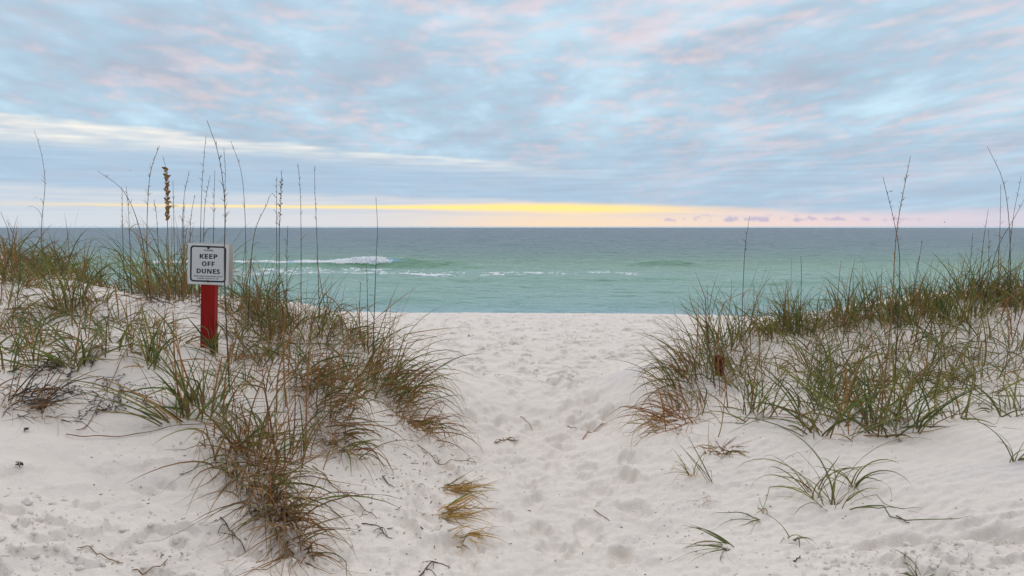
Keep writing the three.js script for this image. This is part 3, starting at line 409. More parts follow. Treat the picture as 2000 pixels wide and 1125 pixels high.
sparse('long leaved green plant hanging beside the grey stained sand', [3.07, -4.62], { n: 8, len: 0.34, tilt: [0.1, 1.2], droop: 2.0, width: 0.011 });
sparse('yellowing small grass plant with thin runners beside the path', [1.16, -4.84], { n: 16, len: 0.26, tilt: [0.2, 1.2], droop: 0.7, green: 0.35, dry: 'gold', width: 0.006, lean: [-V / 2, 0.2] });
sparse('two thin green shoots rising behind the yellowing small plant', [1.25, -4.7], { n: 5, len: 0.30, tilt: [0.2, 0.6], droop: 0.3, lean: [-V / 2, 0.3], width: 0.006 });
sparse('tiny dry sprig lying on the sand downslope of the yellowing plant', [1.12, -4.42], { n: 11, len: 0.14, tilt: [0.8, 1.5], droop: 1.0, green: 0.05, dry: 'rust', width: 0.004 });
// uprooted golden grass lying on the path
for (const [label, at, n, len] of [['uprooted golden grass clump lying on the path, the topmost of three', [-0.45, -4.96], 60, 0.30], ['uprooted golden grass clump lying on the path, the middle one of three', [-0.46, -4.56], 54, 0.34], ['uprooted golden grass clump lying on the path, the one nearest the dark stick', [-0.33, -4.22], 30, 0.26]])
  tussock('uprooted_grass', label, at, { n, len, spread: 0.06, tilt: [1.25, 1.52], droop: 0.3, lean: [V / 2 - 0.35, 0.8], green: 0.08, dry: 'gold', width: 0.008, sepal: true, low: 0.5, line: [at[0] + 0.08, at[1] + 0.04] }, 'uprooted golden grass on the path');
// the many small tufts that only their place tells apart
function tufts(label, group, spots, o) { const r = rng(seed += 101); for (const s of spots) { const k = 0.7 + 0.6 * r(), len = o.len * (0.72 + 0.56 * r()), green = clamp(o.green + (r() - 0.5) * 0.5, 0.05, 0.95); tussock('grass_tuft', `${len > o.len ? 'taller' : 'shorter'} ${green > o.green + 0.08 ? 'greener' : green < o.green - 0.08 ? 'browner' : 'mixed'} ${label}`, s, { ...o, n: Math.round(o.n * k), len, green, lean: [r() * 6.28, 0.3 * r()] }, group); } }
tufts('tuft of sea oats along the crest of the dune with the sign', 'tufts on the crest of the dune with the sign', [[-4.93, -7.64], [-4.88, -8.9], [-5.25, -8.9], [-4.91, -8.66], [-5.78, -8.9], [-5.01, -8.38], [-4.75, -7.52], [-5.41, -8.18], [-4.64, -8.9], [-5.51, -8.72], [-5.43, -9.08], [-5.25, -8.48], [-5.18, -7.86], [-4.55, -7.74], [-5.01, -9.2], [-5.61, -8.48], [-5.18, -8.2], [-5.27, -8.7], [-5.05, -8.02], [-5.4, -9.54]], { n: 95, len: 0.44, spread: 0.08, tilt: [0.1, 0.95], droop: 1.3, green: 0.6, width: 0.007, low: 0.25 });
tufts('thin tuft on the slope of the dune with the sign', 'tufts on the slope of the dune with the sign', [[-4.52, -6.92], [-2.63, -5.66], [-3.29, -6.54], [-3.03, -5.82], [-3.58, -6.36], [-3.71, -6.64], [-3.06, -5.3], [-4.07, -6.92], [-3.35, -6.02], [-2.75, -6.16], [-2.98, -6.08], [-3.98, -6.48], [-3.89, -6.04], [-3.26, -5.26], [-3.17, -5.6], [-4.18, -6.32], [-3.56, -5.66], [-3.64, -5.48], [-4.33, -6.52], [-2.89, -5.58], [-3.33, -6.34], [-3.75, -6.94], [-4.43, -6.72], [-3.83, -6.26], [-3.58, -5.88], [-4.09, -6.7], [-3, -6.38], [-4.09, -6.14], [-2.62, -5.92], [-3.41, -5.1]], { n: 46, len: 0.34, spread: 0.06, tilt: [0.15, 1.2], droop: 1.1, green: 0.55, width: 0.0065, low: 0.4 });
tufts('tuft of grass around the red sign post', 'tufts around the red sign post', [[-2.28, -6.34], [-2.48, -7.62], [-2.52, -7.04], [-2.11, -6.82], [-2.39, -7.36], [-1.96, -5.98], [-2.06, -6.12], [-2.07, -6.54], [-3.14, -8.9], [-2.3, -7.06], [-2.3, -6.84], [-2.67, -7.52], [-2.2, -5.88]], { n: 70, len: 0.40, spread: 0.06, tilt: [0.05, 0.9], droop: 1.1, green: 0.6, width: 0.0065, low: 0.3 });
tufts('tuft of grass on the bank between the sign post and the path', 'tufts on the bank beside the path', [[-2.03, -6.08], [-1.86, -6.18], [-2.08, -5.62], [-1.48, -6.6], [-1.67, -6.16], [-1.77, -5.54], [-1.38, -6.92], [-1.46, -5.68], [-1.81, -6.36], [-1.64, -5.92], [-2.03, -5.8], [-2.01, -5.36], [-1.59, -6.32]], { n: 46, len: 0.36, spread: 0.08, tilt: [0.15, 1.2], droop: 1.4, green: 0.32, width: 0.006, low: 0.4 });
tufts('upright tuft along the crest of the dune with the red stub', 'tufts on the crest of the dune with the red stub', [[5.53, -8.64], [4.28, -8.28], [5.18, -8.74], [4.19, -8.12], [5.31, -8.32], [3.61, -8.34], [4.98, -8.14], [3.75, -8.58], [5.83, -8.76], [2.78, -8.3], [3.81, -8.36], [3.24, -8.18], [3.03, -8.28], [2.74, -8.02], [4.56, -8.82], [4.22, -8.68], [5.38, -8.7], [3.08, -8.1], [5.33, -8], [4.01, -8.06], [3.65, -8.04], [4.53, -8.18], [3.44, -8.28], [4.82, -8.04], [4.71, -8.42], [3.96, -8.22], [4.66, -8.64], [3.19, -8.72], [3.98, -8.68], [4.73, -8.86], [3.15, -8.52], [5.12, -8.56], [5.51, -8.22], [4.53, -8.4], [4.31, -8.82], [4.62, -8.04], [5.32, -8.54], [3.46, -8.02], [2.87, -8.16], [4.14, -8.38]], { n: 85, len: 0.42, spread: 0.07, tilt: [0.03, 0.7], droop: 0.8, green: 0.78, width: 0.0068, low: 0.15 });
tufts('tuft on the sandy slope of the dune with the red stub', 'tufts on the slope of the dune with the red stub', [[3.96, -6.44], [3.97, -7.72], [3.44, -6.72], [3.24, -6.72], [3, -6.66], [4.33, -7.3], [3.66, -6.86], [3.08, -7.26], [4.63, -7.52], [4.16, -6.74], [2.63, -6.68], [4.26, -7.58], [4.53, -6.82], [3, -7.02], [3.86, -6.8], [2.87, -7.74], [2.8, -6.5], [3.62, -7.52], [4.97, -7.4], [4.34, -7.06], [3.71, -7.8], [3.34, -7.54], [4.72, -7.22], [3.58, -7.32], [2.75, -6.88], [4.96, -7.88], [2.68, -6.3], [4.08, -7.34], [3.79, -7.32], [2.77, -7.12], [4.02, -7.12], [4.37, -6.44], [4.66, -7.88], [2.84, -7.36], [3.21, -7.76], [5.22, -7.78], [3.83, -6.6], [3.06, -7.56]], { n: 46, len: 0.47, spread: 0.08, tilt: [0.1, 1.1], droop: 1.3, green: 0.74, width: 0.007, low: 0.3 });
tufts('loose tuft at the lower edge of the dune with the red stub', 'tufts at the lower edge of the dune with the red stub', [[3.42, -6.34], [3.11, -6.08], [2.36, -6], [2.77, -5.72], [2.99, -5.58], [3.59, -6.06], [3.3, -5.72], [2.61, -5.94], [2.56, -6.24], [2.87, -6.2]], { n: 44, len: 0.50, spread: 0.07, tilt: [0.2, 1.1], droop: 1.0, green: 0.85, width: 0.008, low: 0.2 });
tufts('thin wiry tuft on the bare sand under the red stub', 'wiry tufts under the red stub', [[1.98, -6.72], [2.11, -7.28], [2.41, -7.04], [2.08, -6.46], [2.38, -7.48], [2.24, -6.78], [2.17, -7.04], [2.45, -7.24]], { n: 34, len: 0.36, spread: 0.06, tilt: [0.1, 1.0], droop: 1.0, green: 0.55, width: 0.0065, low: 0.3 });

// ---------------------------------------------------------------- tall stalks of sea oats
const stemMat = { dark: new THREE.MeshStandardMaterial({ name: 'dry dark stem', color: new THREE.Color(0.070, 0.048, 0.028), roughness: 0.7 }), tan: new THREE.MeshStandardMaterial({ name: 'dry tan stem', color: new THREE.Color(0.21, 0.115, 0.040), roughness: 0.65 }), orange: new THREE.MeshStandardMaterial({ name: 'orange stem', color: new THREE.Color(0.34, 0.15, 0.030), roughness: 0.6 }), pale: new THREE.MeshStandardMaterial({ name: 'pale stem', color: new THREE.Color(0.20, 0.17, 0.13), roughness: 0.7 }) };
const huskMat = [[0.30, 0.165, 0.050], [0.22, 0.12, 0.040], [0.38, 0.23, 0.08]].map((c, i) => new THREE.MeshStandardMaterial({ name: 'seed husk ' + 'abc'[i], color: new THREE.Color(...c), roughness: 0.8 }));
const huskGeo = (() => { const g = new THREE.SphereGeometry(1, 6, 5); const p = g.attributes.position; for (let i = 0; i < p.count; i++) { const y = p.getY(i), t = 1 - Math.max(0, y) * 0.55; p.setXYZ(i, p.getX(i) * t, y, p.getZ(i) * 0.28 * t); } g.computeVertexNormals(); return g; })();
function taperTube(curve, n, r0, r1) {
  const p = [], idx = [], m = 5, f = curve.computeFrenetFrames(n, false);
  for (let k = 0; k <= n; k++) { const s = k / n, c = curve.getPointAt(s), r = lerp(r0, r1, Math.pow(s, 0.8)) * (1 + 0.22 * Math.exp(-(((s * 6) % 1 - 0.5) ** 2) * 300)); for (let j = 0; j < m; j++) { const a = j / m * 6.283, N = f.normals[k], B = f.binormals[k]; p.push(c.x + r * (Math.cos(a) * N.x + Math.sin(a) * B.x), c.y + r * (Math.cos(a) * N.y + Math.sin(a) * B.y), c.z + r * (Math.cos(a) * N.z + Math.sin(a) * B.z)); } }
  for (let k = 0; k < n; k++) for (let j = 0; j < m; j++) { const a = k * m + j, b = k * m + (j + 1) % m; idx.push(a, b, b + m, a, b + m, a + m); }
  const g = new THREE.BufferGeometry(); g.setAttribute('position', new THREE.Float32BufferAttribute(p, 3)); g.setIndex(idx); g.computeVertexNormals(); return g;
}
// way: foot [x, z], then [x, y] that the stalk passes
function stalk(label, way, o = {}, group) {
  const { mat = 'dark', r0 = 0.0050, r1 = 0.0014, leaves = 2, awns = 5, head = 0, sway = 0 } = o, r = rng(seed += 31);
  const [[x, z], ...rest] = way, y = sandHeight(x, z), t = thing('sea_oat_stalk', label, 'sea oats', [x, y, z], group);
  const pts = [new THREE.Vector3(0, -0.05, 0), ...rest.map(([px, py], i) => new THREE.Vector3(px - x, py - y, sway * (i + 1) + (r() - 0.5) * 0.03))], curve = new THREE.CatmullRomCurve3(pts);
  part('stem', taperTube(curve, 22, r0 * 1.15, r1 * 1.15), stemMat[mat], t);
  for (let i = 0; i < leaves; i++) {
    const s = 0.15 + 0.5 * r(), c = curve.getPointAt(s), B = new Blades(), L = 0.10 + r() * 0.22, az = r() * 6.28, line = []; let th = 0.25 + r() * 0.4, q = c.clone();
    for (let k = 0; k <= 7; k++) { line.push([q.x, q.y, q.z]); q = q.clone().add(new THREE.Vector3(Math.sin(th) * Math.sin(az), Math.cos(th), Math.sin(th) * Math.cos(az)).multiplyScalar(L / 7)); th += 0.22 + r() * 0.12; }
    const cm = pick(r() < 0.3 ? OLIVE : BROWN, r); B.strip(line, 0.006, cm, cm, cm, r() * 6, false); part('leaf', B.geometry(), bladeMat, t);
  }
  if (awns) {                                              // what is left of the flower spike: short side twigs and scales
    const B = new Blades();
    for (let i = 0; i < awns * 3; i++) { const s = 0.62 + 0.36 * r(), c = curve.getPointAt(s), L = 0.02 + 0.045 * r() * (1.1 - s) * 3, az = r() * 6.28, th = 0.2 + r() * 0.5; B.strip([[c.x, c.y, c.z], [c.x + L * 0.5 * Math.sin(th) * Math.sin(az), c.y + L * 0.5 * Math.cos(th), c.z + L * 0.5 * Math.sin(th) * Math.cos(az)], [c.x + L * Math.sin(th * 1.4) * Math.sin(az), c.y + L * Math.cos(th * 1.4), c.z + L * Math.sin(th * 1.4) * Math.cos(az)]], 0.0045, BROWN[1], BROWN[1], BROWN[0], r() * 6, false); }
    part('spent_twigs', B.geometry(), bladeMat, t, 'stuff');
  }
  if (head) {
    const h = new THREE.Group(); h.name = 'seed_head'; t.add(h);
    for (let i = 0; i < head; i++) { const s = o.from + (o.to - o.from) * (i + 0.5 * r()) / head, c = curve.getPointAt(s), m = part('spikelet', huskGeo, huskMat[i % 3], h), k = (0.85 + 0.4 * r()) * (o.husk ?? 1); m.scale.set(0.0135 * k, 0.027 * k, 0.014 * k); const az = i * 2.4 + r(); m.position.set(c.x + 0.011 * Math.cos(az), c.y - 0.004, c.z + 0.011 * Math.sin(az)); m.rotation.set((r() - 0.5) * 0.5, az, -0.9 + (r() - 0.5) * 0.7); }
  }
  return t;
}
stalk('sea oat stalk carrying the only full drooping brown seed head', [[-3.13, -7], [-3.12, 3.41], [-3.11, 3.92], [-3.14, 4.03]], { head: 26, from: 0.60, to: 0.93, mat: 'tan', r0: 0.005 });
stalk('tallest dark stalk, rising in front of the sign and bending at its tip', [[-1.97, -5.3], [-1.98, 3.13], [-1.97, 3.55], [-2, 3.9], [-2.07, 4.12]], { r0: 0.0055, awns: 7 });
stalk('thin pale stalk with drooping side leaves on the dune crest, away from the others', [[-5.26, -8.6], [-5.23, 3.42], [-5.18, 3.93], [-5.21, 4.27], [-5.27, 4.46]], { mat: 'pale', leaves: 4, r0: 0.0045 });
stalk('stalk with a thick dark knotted spike over the rounded mound', [[-2.22, -7.3], [-2.2, 3.32], [-2.18, 3.65], [-2.16, 3.93]], { head: 16, from: 0.70, to: 0.95, husk: 0.55, leaves: 3, awns: 9 });
stalk('stalk leaning steeply towards the sign over the mound, with a bent top', [[-2.29, -6.6], [-2.19, 3.37], [-2.09, 3.6], [-2.05, 3.69], [-2, 3.64]], { leaves: 1, awns: 2 });
stalk('long stalk curving far over away from the seed head', [[-3.48, -7.4], [-3.57, 3.41], [-3.71, 3.75], [-3.94, 3.93]], { leaves: 1, awns: 2 });
stalk('feathery stalk with a thin drooping plume beside the seed head', [[-3.43, -7.2], [-3.39, 3.6], [-3.34, 3.93], [-3.26, 4.15]], { awns: 14, mat: 'tan' });
stalk('bare stalk at the seaward end of the dune with the sign', [[-1.28, -7], [-1.24, 3.04], [-1.22, 3.41], [-1.23, 3.67]], { awns: 1 });
stalk('short pair stalk beside the bare stalk at the seaward end', [[-1.32, -7], [-1.32, 2.76], [-1.32, 3.04]], { awns: 2 });
stalk('short dry stalk between the mound and the seaward end', [[-1.43, -7.2], [-1.43, 2.65], [-1.42, 2.88]], { awns: 3 });
stalk('tallest stalk on the dune with the red stub, orange at its foot', [[2.61, -5.4], [2.67, 2.76], [2.69, 3.38], [2.77, 3.89]], { mat: 'tan', r0: 0.0055, awns: 8 });
stalk('slim stalk bending away from the tallest one on the dune with the red stub', [[3.22, -6.4], [3.22, 3.16], [3.16, 3.45], [3.05, 3.81]], { awns: 4 });
stalk('long stalk bowing over the olive hummock', [[5.33, -8.2], [5.28, 3.42], [5.17, 3.9], [5, 4.25]], { awns: 4 });
stalk('stalk leaning hard over the olive hummock', [[5.02, -8.2], [5.17, 3.2], [5.31, 3.47], [5.43, 3.71]], { awns: 3, r0: 0.005 });
stalk('single upright stalk at the seaward corner of the dune with the red stub', [[2.37, -7.9], [2.38, 2.89], [2.39, 3.21], [2.43, 3.51]], { awns: 5 });
stalk('orange stalk standing in the small dead tuft on its pedestal', [[1.48, -5.5], [1.52, 1.93], [1.55, 2.19], [1.57, 2.32]], { mat: 'orange', awns: 0, leaves: 0, r0: 0.004, r1: 0.002 });
stalk('tan broken stalk beside the red stub', [[1.77, -6.2], [1.72, 2.25], [1.65, 2.54], [1.61, 2.75]], { mat: 'tan', awns: 2, leaves: 3 });
const many = (label, group, list, o) => list.forEach((w) => stalk(label, w, o, group));
many('thin bare stalk among those behind the sign', 'bare stalks behind the sign', [[[-3.84, -7.6], [-3.83, 3.57], [-3.82, 3.78]], [[-3.77, -7.6], [-3.77, 3.62], [-3.78, 3.8]], [[-3.25, -7.4], [-3.23, 3.61], [-3.23, 3.84]], [[-3.19, -7.4], [-3.13, 3.66], [-3.07, 3.93]], [[-3.08, -7.2], [-3.06, 3.51], [-3.04, 3.62]], [[-2.94, -7.2], [-2.88, 3.75], [-2.85, 4.03], [-2.83, 4.24]], [[-2.82, -7], [-2.77, 3.6], [-2.72, 3.86]], [[-2.81, -7.2], [-2.77, 3.6], [-2.75, 3.92]], [[-2.7, -7.2], [-2.67, 3.7], [-2.66, 3.93], [-2.66, 4.13]], [[-2.43, -7], [-2.42, 3.6], [-2.45, 3.92], [-2.53, 4.17]], [[-3.4, -7.4], [-3.4, 3.51], [-3.42, 3.66]], [[-3.05, -7.3], [-3.03, 3.46], [-2.99, 3.7]]], { leaves: 1, awns: 4, r0: 0.0036 });
many('tall straight stalk over the rounded mound', 'straight stalks over the rounded mound', [[[-2.24, -7.3], [-2.22, 3.46], [-2.21, 3.87]], [[-2.04, -7.4], [-2.02, 3.41], [-2.02, 3.76], [-2.04, 4.01]], [[-1.86, -7.4], [-1.87, 3.41], [-1.88, 3.76], [-1.88, 3.98]], [[-2.12, -7.2], [-2.1, 3.22], [-2.09, 3.41]]], { leaves: 1, awns: 5, r0: 0.004 });
many('short dark stalk at the edge of the dune crest, leaning outwards', 'leaning stalks at the far crest', [[[-5.59, -8.6], [-5.62, 3.36], [-5.69, 3.56]], [[-5.65, -8.8], [-5.68, 3.29], [-5.76, 3.48]]], { leaves: 1, awns: 1 });
many('thin stalk on the crest around the olive hummock', 'thin stalks around the olive hummock', [[[5.1, -8.6], [5.12, 3.08], [5.12, 3.33]], [[5.09, -8.4], [5.14, 3.25], [5.17, 3.59]], [[5.32, -8.6], [5.32, 3.19], [5.31, 3.37]], [[5.31, -8.4], [5.3, 3.42], [5.29, 3.86]], [[5.28, -8.2], [5.32, 3.47], [5.38, 3.93]], [[4.49, -8.6], [4.54, 2.96], [4.58, 3.25]], [[4.48, -8.6], [4.52, 2.9], [4.55, 3.08]], [[4.18, -8.8], [4.18, 2.77], [4.16, 2.89]]], { leaves: 1, awns: 2, r0: 0.0036 });
many('short stalk at the path end of the dune with the red stub', 'short stalks by the red stub', [[[1.9, -7.4], [1.89, 2.63], [1.88, 2.85]], [[1.88, -7.2], [1.81, 2.6], [1.75, 2.74]], [[3.08, -8.2], [3.09, 2.87], [3.07, 3.09]]], { leaves: 1, awns: 1 });
many('thick orange dry stalk standing in the brown grass of the bank', 'orange stalks in the bank', [[[-1.58, -5.3], [-1.59, 2.49], [-1.57, 2.85]], [[-1.62, -5.2], [-1.59, 2.43], [-1.48, 2.72]], [[-1.87, -4.9], [-1.85, 2.42], [-1.79, 2.66]], [[-2.19, -5], [-2.21, 2.54], [-2.21, 2.85]], [[-1.62, -4.6], [-1.58, 2.29], [-1.48, 2.55]], [[-1.34, -4.9], [-1.32, 2.36], [-1.3, 2.56]]], { mat: 'orange', leaves: 1, awns: 0, r0: 0.0062, r1: 0.003 });
many('thin tan stalk standing on the slope of the dune with the red stub', 'tan stalks on the slope', [[[2.68, -5.6], [2.72, 2.36], [2.68, 2.66]], [[1.83, -6], [1.84, 2.37], [1.82, 2.77]], [[4.13, -6.4], [4.17, 2.56], [4.17, 2.9]], [[2.6, -6.2], [2.64, 2.33], [2.62, 2.58]], [[3.68, -6.6], [3.71, 2.35], [3.73, 2.67]]], { mat: 'tan', leaves: 2, awns: 1, r0: 0.004 });
many('thin tan stalk standing in front of the sign dune crest', 'tan stalks near the sign', [[[-3.09, -5.9], [-3.11, 2.62], [-3.1, 2.94]], [[-2.7, -6], [-2.72, 2.61], [-2.7, 2.93]], [[-1.96, -5.6], [-1.98, 2.81], [-1.94, 3.26]], [[-3.62, -5.8], [-3.66, 2.64], [-3.67, 2.91]], [[-3.46, -6.2], [-3.45, 2.75], [-3.46, 3]]], { mat: 'tan', leaves: 2, awns: 1, r0: 0.0038 });

// ---------------------------------------------------------------- things lying about
function lying(name, label, category, ends, o = {}, group) {      // a stick or stalk lying on the sand between ground points
  const { r0 = 0.005, r1 = 0.003, mat = 'dark', lift = 0.004, bow = 0.003, twigs = 0 } = o, r = rng(seed += 7), thin = 0.75, [x, z] = ends[0], y = sandHeight(x, z), t = thing(name, label, category, [x, y, z], group);
  const pts = []; for (let i = 0; i < ends.length - 1; i++) for (let k = 0; k < 4; k++) pts.push([lerp(ends[i][0], ends[i + 1][0], k / 4), lerp(ends[i][1], ends[i + 1][1], k / 4)]); pts.push(ends.at(-1));
  const c = new THREE.CatmullRomCurve3(pts.map(([px, pz], i) => new THREE.Vector3(px - x, sandHeight(px, pz) - y + lift + r0 + bow * r(), pz - z)));
  part('stem', taperTube(c, 24, r0 * thin, r1 * thin), stemMat[mat], t);
  for (let i = 0; i < twigs; i++) { const a = c.getPointAt(0.2 + 0.7 * r()), L = 0.04 + 0.06 * r(), w = r() * 6.28, bx = a.x + L * Math.cos(w), bz = a.z + L * Math.sin(w); part('twig', taperTube(new THREE.CatmullRomCurve3([a, new THREE.Vector3((a.x + bx) / 2, a.y + 0.012, (a.z + bz) / 2), new THREE.Vector3(bx, sandHeight(x + bx, z + bz) - y + 0.004, z === 0 ? bz : bz)]), 8, r0 * 0.6, r1 * 0.4), stemMat[mat], t); }
  return t;
}
lying('fallen_stalk', 'long brown stalk fallen flat across the bare sand', 'stalk', [[-2.63, -4.46], [-2.54, -4.44], [-2.21, -4.66], [-1.83, -4.88]], { r0: 0.0045, mat: 'tan', bow: 0.012 });
lying('fallen_stalk', 'pale stalk leaning from the dead sprigs to the fallen stalk', 'stalk', [[-2.6, -4.52], [-2.69, -5.02], [-2.93, -5.98]], { r0: 0.004, mat: 'tan', bow: 0.02 });
lying('fallen_stalk', 'bent brown stalk trailing from the eroded bank onto the path', 'stalk', [[-1.24, -4.68], [-1.03, -4.44], [-0.89, -4.36], [-0.76, -4.22]], { r0: 0.005, mat: 'tan', bow: 0.01, twigs: 6 });
lying('fallen_stalk', 'rusty runner stretching from the dune nose onto the path', 'stalk', [[-0.7, -5.62], [-0.56, -5.52], [-0.42, -5.6], [-0.27, -5.72]], { r0: 0.0045, mat: 'tan', bow: 0.01, twigs: 2 });
lying('driftwood_stick', 'dark stick with a pale tip lying beside the uprooted grass', 'stick', [[-0.45, -3.58], [-0.38, -3.74], [-0.31, -3.82]], { r0: 0.0055, twigs: 3 });
lying('driftwood_stick', 'dark stick cut by the lower edge of the path', 'stick', [[0.11, -3.56], [0.18, -3.44]], { r0: 0.005 });
lying('driftwood_stick', 'dark curved twig below the bent brown stalk', 'stick', [[-0.82, -4.08], [-0.73, -4.1], [-0.63, -3.94]], { r0: 0.0045, twigs: 4 });
lying('driftwood_stick', 'short dark stick between the bank and the uprooted grass', 'stick', [[-0.84, -4.88], [-0.74, -4.74]], { r0: 0.0055 });
lying('driftwood_stick', 'thin brown stick in the middle of the trodden path', 'stick', [[0.5, -4.58], [0.57, -4.38]], { r0: 0.0045, mat: 'tan' });
lying('driftwood_stick', 'thin brown stick beyond the twigs where path meets beach', 'stick', [[0.08, -7.24], [0.19, -7.02]], { r0: 0.005, mat: 'tan' });
lying('driftwood_stick', 'thin stick next to the rusty sprig where path meets beach', 'stick', [[0.52, -7.08], [0.59, -6.9]], { r0: 0.006, mat: 'dark' });
lying('driftwood_stick', 'rusty branched sprig where path meets beach', 'stick', [[0.62, -6.64], [0.74, -6.82], [0.86, -6.82]], { r0: 0.006, mat: 'orange', twigs: 5 });
lying('driftwood_stick', 'flat brown sprig with short twigs where path meets beach', 'stick', [[-0.15, -6.48], [-0.04, -6.58], [0.06, -6.68]], { r0: 0.008, mat: 'tan', twigs: 7 });
lying('driftwood_stick', 'curled dark leaf blade lying above the crusted sand by the bank', 'leaf', [[-1.88, -4.26], [-1.83, -4.32], [-1.81, -4.4]], { r0: 0.004 });
lying('driftwood_stick', 'grey forked twig on the bare sand below the eroded bank', 'stick', [[-1.47, -3.78], [-1.39, -3.72], [-1.3, -3.64]], { r0: 0.004, twigs: 3 });
lying('driftwood_stick', 'pale split straw at the lower corner of the crusted sand', 'stick', [[-1.64, -3.22], [-1.59, -3.3], [-1.55, -3.36]], { r0: 0.0035, mat: 'tan' });
lying('driftwood_stick', 'thin curved root on the crusted sand', 'stick', [[-1.92, -3.3], [-1.89, -3.34], [-1.79, -3.28], [-1.7, -3.26]], { r0: 0.003, mat: 'tan' });
lying('driftwood_stick', 'dark pointed straw on the rim of the small sand hollow', 'stick', [[2.07, -4.04], [2.1, -3.96]], { r0: 0.005 });
lying('driftwood_stick', 'short dark root sticking out of the sand below the curled leaves', 'stick', [[1.33, -3.52], [1.39, -3.6]], { r0: 0.006 });
{ // black pod caught in the drooping grass
  const [x, z] = [-1.19, -3.92], t = thing('seed_pod', 'small black pod caught in the drooping grass of the bank', 'pod', [x, sandHeight(x, z) + 0.035, z]);
  const g = new THREE.IcosahedronGeometry(0.026, 3), p = g.attributes.position; for (let i = 0; i < p.count; i++) { const k = 1 + 0.25 * noise(p.getX(i) * 60 + 5, p.getY(i) * 60 + p.getZ(i) * 40); p.setXYZ(i, p.getX(i) * k * 0.8, p.getY(i) * k * 1.5, p.getZ(i) * k * 0.8); } g.computeVertexNormals();
  part('husk', g, new THREE.MeshStandardMaterial({ name: 'black husk', color: new THREE.Color(0.010, 0.009, 0.009), roughness: 0.6 }), t); const s = part('stem', new THREE.CylinderGeometry(0.003, 0.004, 0.05, 6), stemMat.dark, t); s.position.y = 0.05; s.rotation.z = 0.5;
}
// dead dark sprigs with tiny leaves on the sand
const sprigMat = new THREE.MeshStandardMaterial({ name: 'dead sprig', color: new THREE.Color(0.045, 0.030, 0.024), roughness: 0.85 });
function sprig(label, [x, z], size, n, group) {
  const r = rng(seed += 19), y = sandHeight(x, z), t = thing('dead_sprig', label, 'dead plant', [x, y, z], group), stems = [], leaf = new THREE.IcosahedronGeometry(1, 0), leaves = [];
  for (let i = 0; i < n; i++) {
    const az = r() * 6.28, L = size * (0.5 + 0.6 * r()), pts = []; let px = (r() - 0.5) * 0.05, pz = (r() - 0.5) * 0.05, a = az;
    for (let k = 0; k <= 5; k++) { pts.push(new THREE.Vector3(px, sandHeight(x + px, z + pz) - y + 0.006 + 0.03 * Math.sin(k / 5 * 3.1) * r(), pz)); px += Math.sin(a) * L / 5; pz += Math.cos(a) * L / 5; a += (r() - 0.5) * 0.9; }
    const c = new THREE.CatmullRomCurve3(pts); stems.push(taperTube(c, 8, 0.0018, 0.0012));
    for (let k = 0; k < 9; k++) { const q = c.getPointAt(0.2 + 0.8 * r()), s = 0.0022 + 0.0032 * r(); leaves.push(leaf.clone().scale(s * 1.3, s * 0.7, s).rotateY(r() * 6).translate(q.x + (r() - 0.5) * 0.02, q.y + 0.004, q.z + (r() - 0.5) * 0.02)); }
  }
  part('stems', mergeGeometries(stems), sprigMat, t, 'stuff'); part('leaves', mergeGeometries(leaves), sprigMat, t, 'stuff');
}
for (const s of [[-2.89, -4.96], [-2.63, -5.1], [-3.04, -4.9], [-2.72, -4.86], [-3.19, -5.04], [-2.97, -5.42], [-3, -5.16], [-2.61, -4.94], [-3.22, -5.32], [-2.8, -5.22], [-3.16, -5.18], [-2.95, -4.8], [-2.76, -5.04]]) sprig('dead dark sprig with tiny curled leaves on the bare sand', s, 0.17, 6, 'dead dark sprigs');
for (const s of [[-2.55, -3.88], [-2.81, -4.34]]) sprig('small black sprig crumb on the sand below the flattened dead clump', s, 0.03, 2, 'black sprig crumbs');
for (const s of [[-2.55, -4.94], [-2.62, -5.04], [-2.5, -5.08], [-2.43, -4.98]]) sprig('fine dead sprig near the green sprawling blades', s, 0.10, 4, 'fine dead sprigs');
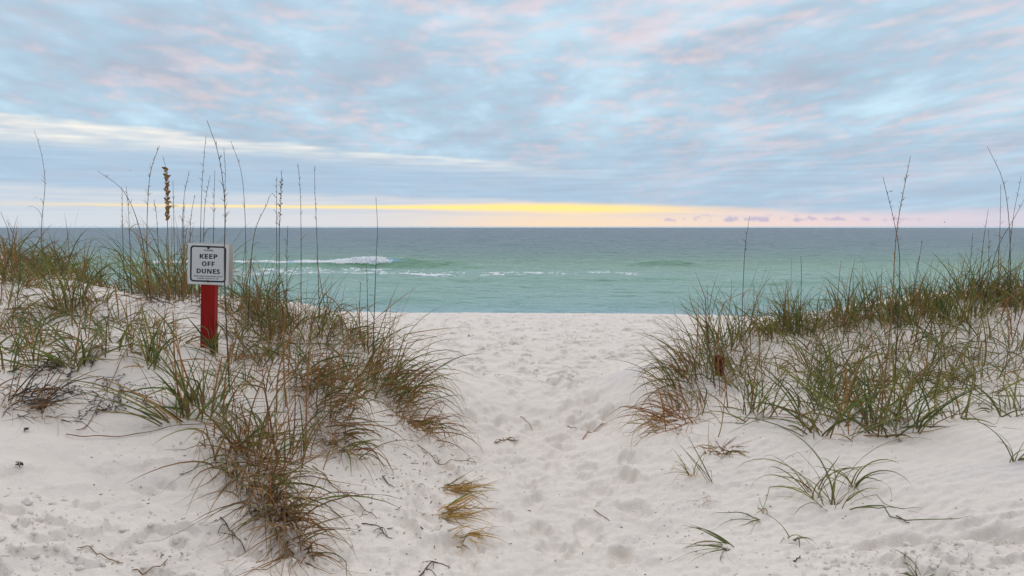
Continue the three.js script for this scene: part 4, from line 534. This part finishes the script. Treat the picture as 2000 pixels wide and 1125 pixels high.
// crumbs of plant litter everywhere on the sand
{
  const r = rng(404), chip = new THREE.BoxGeometry(1, 1, 1), spots = [], M = new THREE.Matrix4(), q = new THREE.Quaternion(), e = new THREE.Euler(), cols = [];
  const drop = (x, z, l) => { e.set((r() - 0.5) * 0.5, r() * 6.28, (r() - 0.5) * 0.5); q.setFromEuler(e); spots.push(M.compose(new THREE.Vector3(x, sandHeight(x, z) + 0.002, z), q, new THREE.Vector3(l, 0.0022, 0.0028 + 0.003 * r())).clone()); cols.push(new THREE.Color().setRGB(...pick(r() < 0.5 ? BROWN : r() < 0.5 ? DARK : STRAW, r).map((c) => c * 0.8))); };
  for (let i = 0; i < 520; i++) { const z = -2.8 - r() * 7; drop((r() - 0.62) * -z * 0.9, z, 0.006 + 0.022 * r() * r()); }
  for (let i = 0; i < 90; i++) { const z = -2.8 - r() * 4; drop(0.8 + r() * 2, z, 0.006 + 0.016 * r() * r()); }
  for (let i = 0; i < 260; i++) drop(-1.1 + r() * 0.7 + (r() - 0.5) * 0.5, -4.0 - r() * 2.2, 0.008 + 0.03 * r());
  for (let i = 0; i < 500; i++) { const x = (r() - 0.5) * 26; drop(x, -21.2 - 0.9 * r() * r() + 0.5 * noise(x * 0.3, 2), 0.02 + 0.06 * r() * r()); }
  for (let i = 0; i < 300; i++) { const z = -9 - r() * 11; drop((r() - 0.5) * -z * 0.9, z, 0.015 + 0.05 * r() * r()); }
  const im = new THREE.InstancedMesh(chip, new THREE.MeshStandardMaterial({ name: 'plant litter', roughness: 0.9 }), spots.length); spots.forEach((m, i) => { im.setMatrixAt(i, m); im.setColorAt(i, cols[i]); });
  im.name = 'plant_litter'; im.userData = { kind: 'stuff', label: 'crumbs of dry stems and leaves strewn on the sand', category: 'plant litter' }; im.castShadow = true; scene.add(im);
}
// gulls far out over the water
const gullMat = new THREE.MeshStandardMaterial({ name: 'gull plumage', color: new THREE.Color(0.09, 0.09, 0.10), roughness: 0.8 });
function gull(label, at, span, bank, turn, lift) {
  const t = thing('gull', label, 'bird', at); t.rotation.set(0.1, turn, bank);
  part('body', new THREE.SphereGeometry(1, 10, 8).scale(span * 0.06, span * 0.06, span * 0.19), gullMat, t);
  const beak = part('beak', new THREE.ConeGeometry(span * 0.014, span * 0.07, 6), gullMat, t); beak.rotation.x = Math.PI / 2; beak.position.z = span * 0.21;
  const tail = part('tail', new THREE.ConeGeometry(span * 0.05, span * 0.12, 4), gullMat, t); tail.rotation.x = Math.PI / 2; tail.scale.z = 0.3; tail.position.z = -span * 0.2;
  for (const s of [-1, 1]) { const B = new Blades(), pts = [[0, 0, 0.02], [0.16, 0.10 * lift, 0.05], [0.30, 0.13 * lift, 0.03], [0.42, 0.06 * lift, -0.03], [0.52, -0.05 * lift, -0.10]].map(([a, b, c]) => [s * a * span, b * span, c * span]); const p = [], idx = []; pts.forEach(([x, y, z], k) => { const w = span * [0.07, 0.075, 0.06, 0.04, 0.008][k], h = span * 0.012; p.push(x, y, z - w, x, y + h, z, x, y, z + w, x, y - h * 0.5, z); if (k) for (let j = 0; j < 4; j++) { const a = (k - 1) * 4 + j, b = (k - 1) * 4 + (j + 1) % 4; idx.push(a, b, b + 4, a, b + 4, a + 4); } }); const g = new THREE.BufferGeometry(); g.setAttribute('position', new THREE.Float32BufferAttribute(p, 3)); g.setIndex(idx); g.computeVertexNormals(); part('wing', g, gullMat, t); }
}
gull('gull gliding with arched wings beside the tallest stalk of the far dune', [73.28, 10.21, -150], 1.0, 0.1, 0.2, 1.3);
gull('gull skimming low over the water near the horizon', [106.33, 4.53, -190], 0.9, -0.35, 1.0, 0.9);
gull('tiny gull high over the dune with the sign', [-98.16, 17.85, -200], 0.7, 0.5, 0.9, 1.0);

renderer.render(scene, camera);
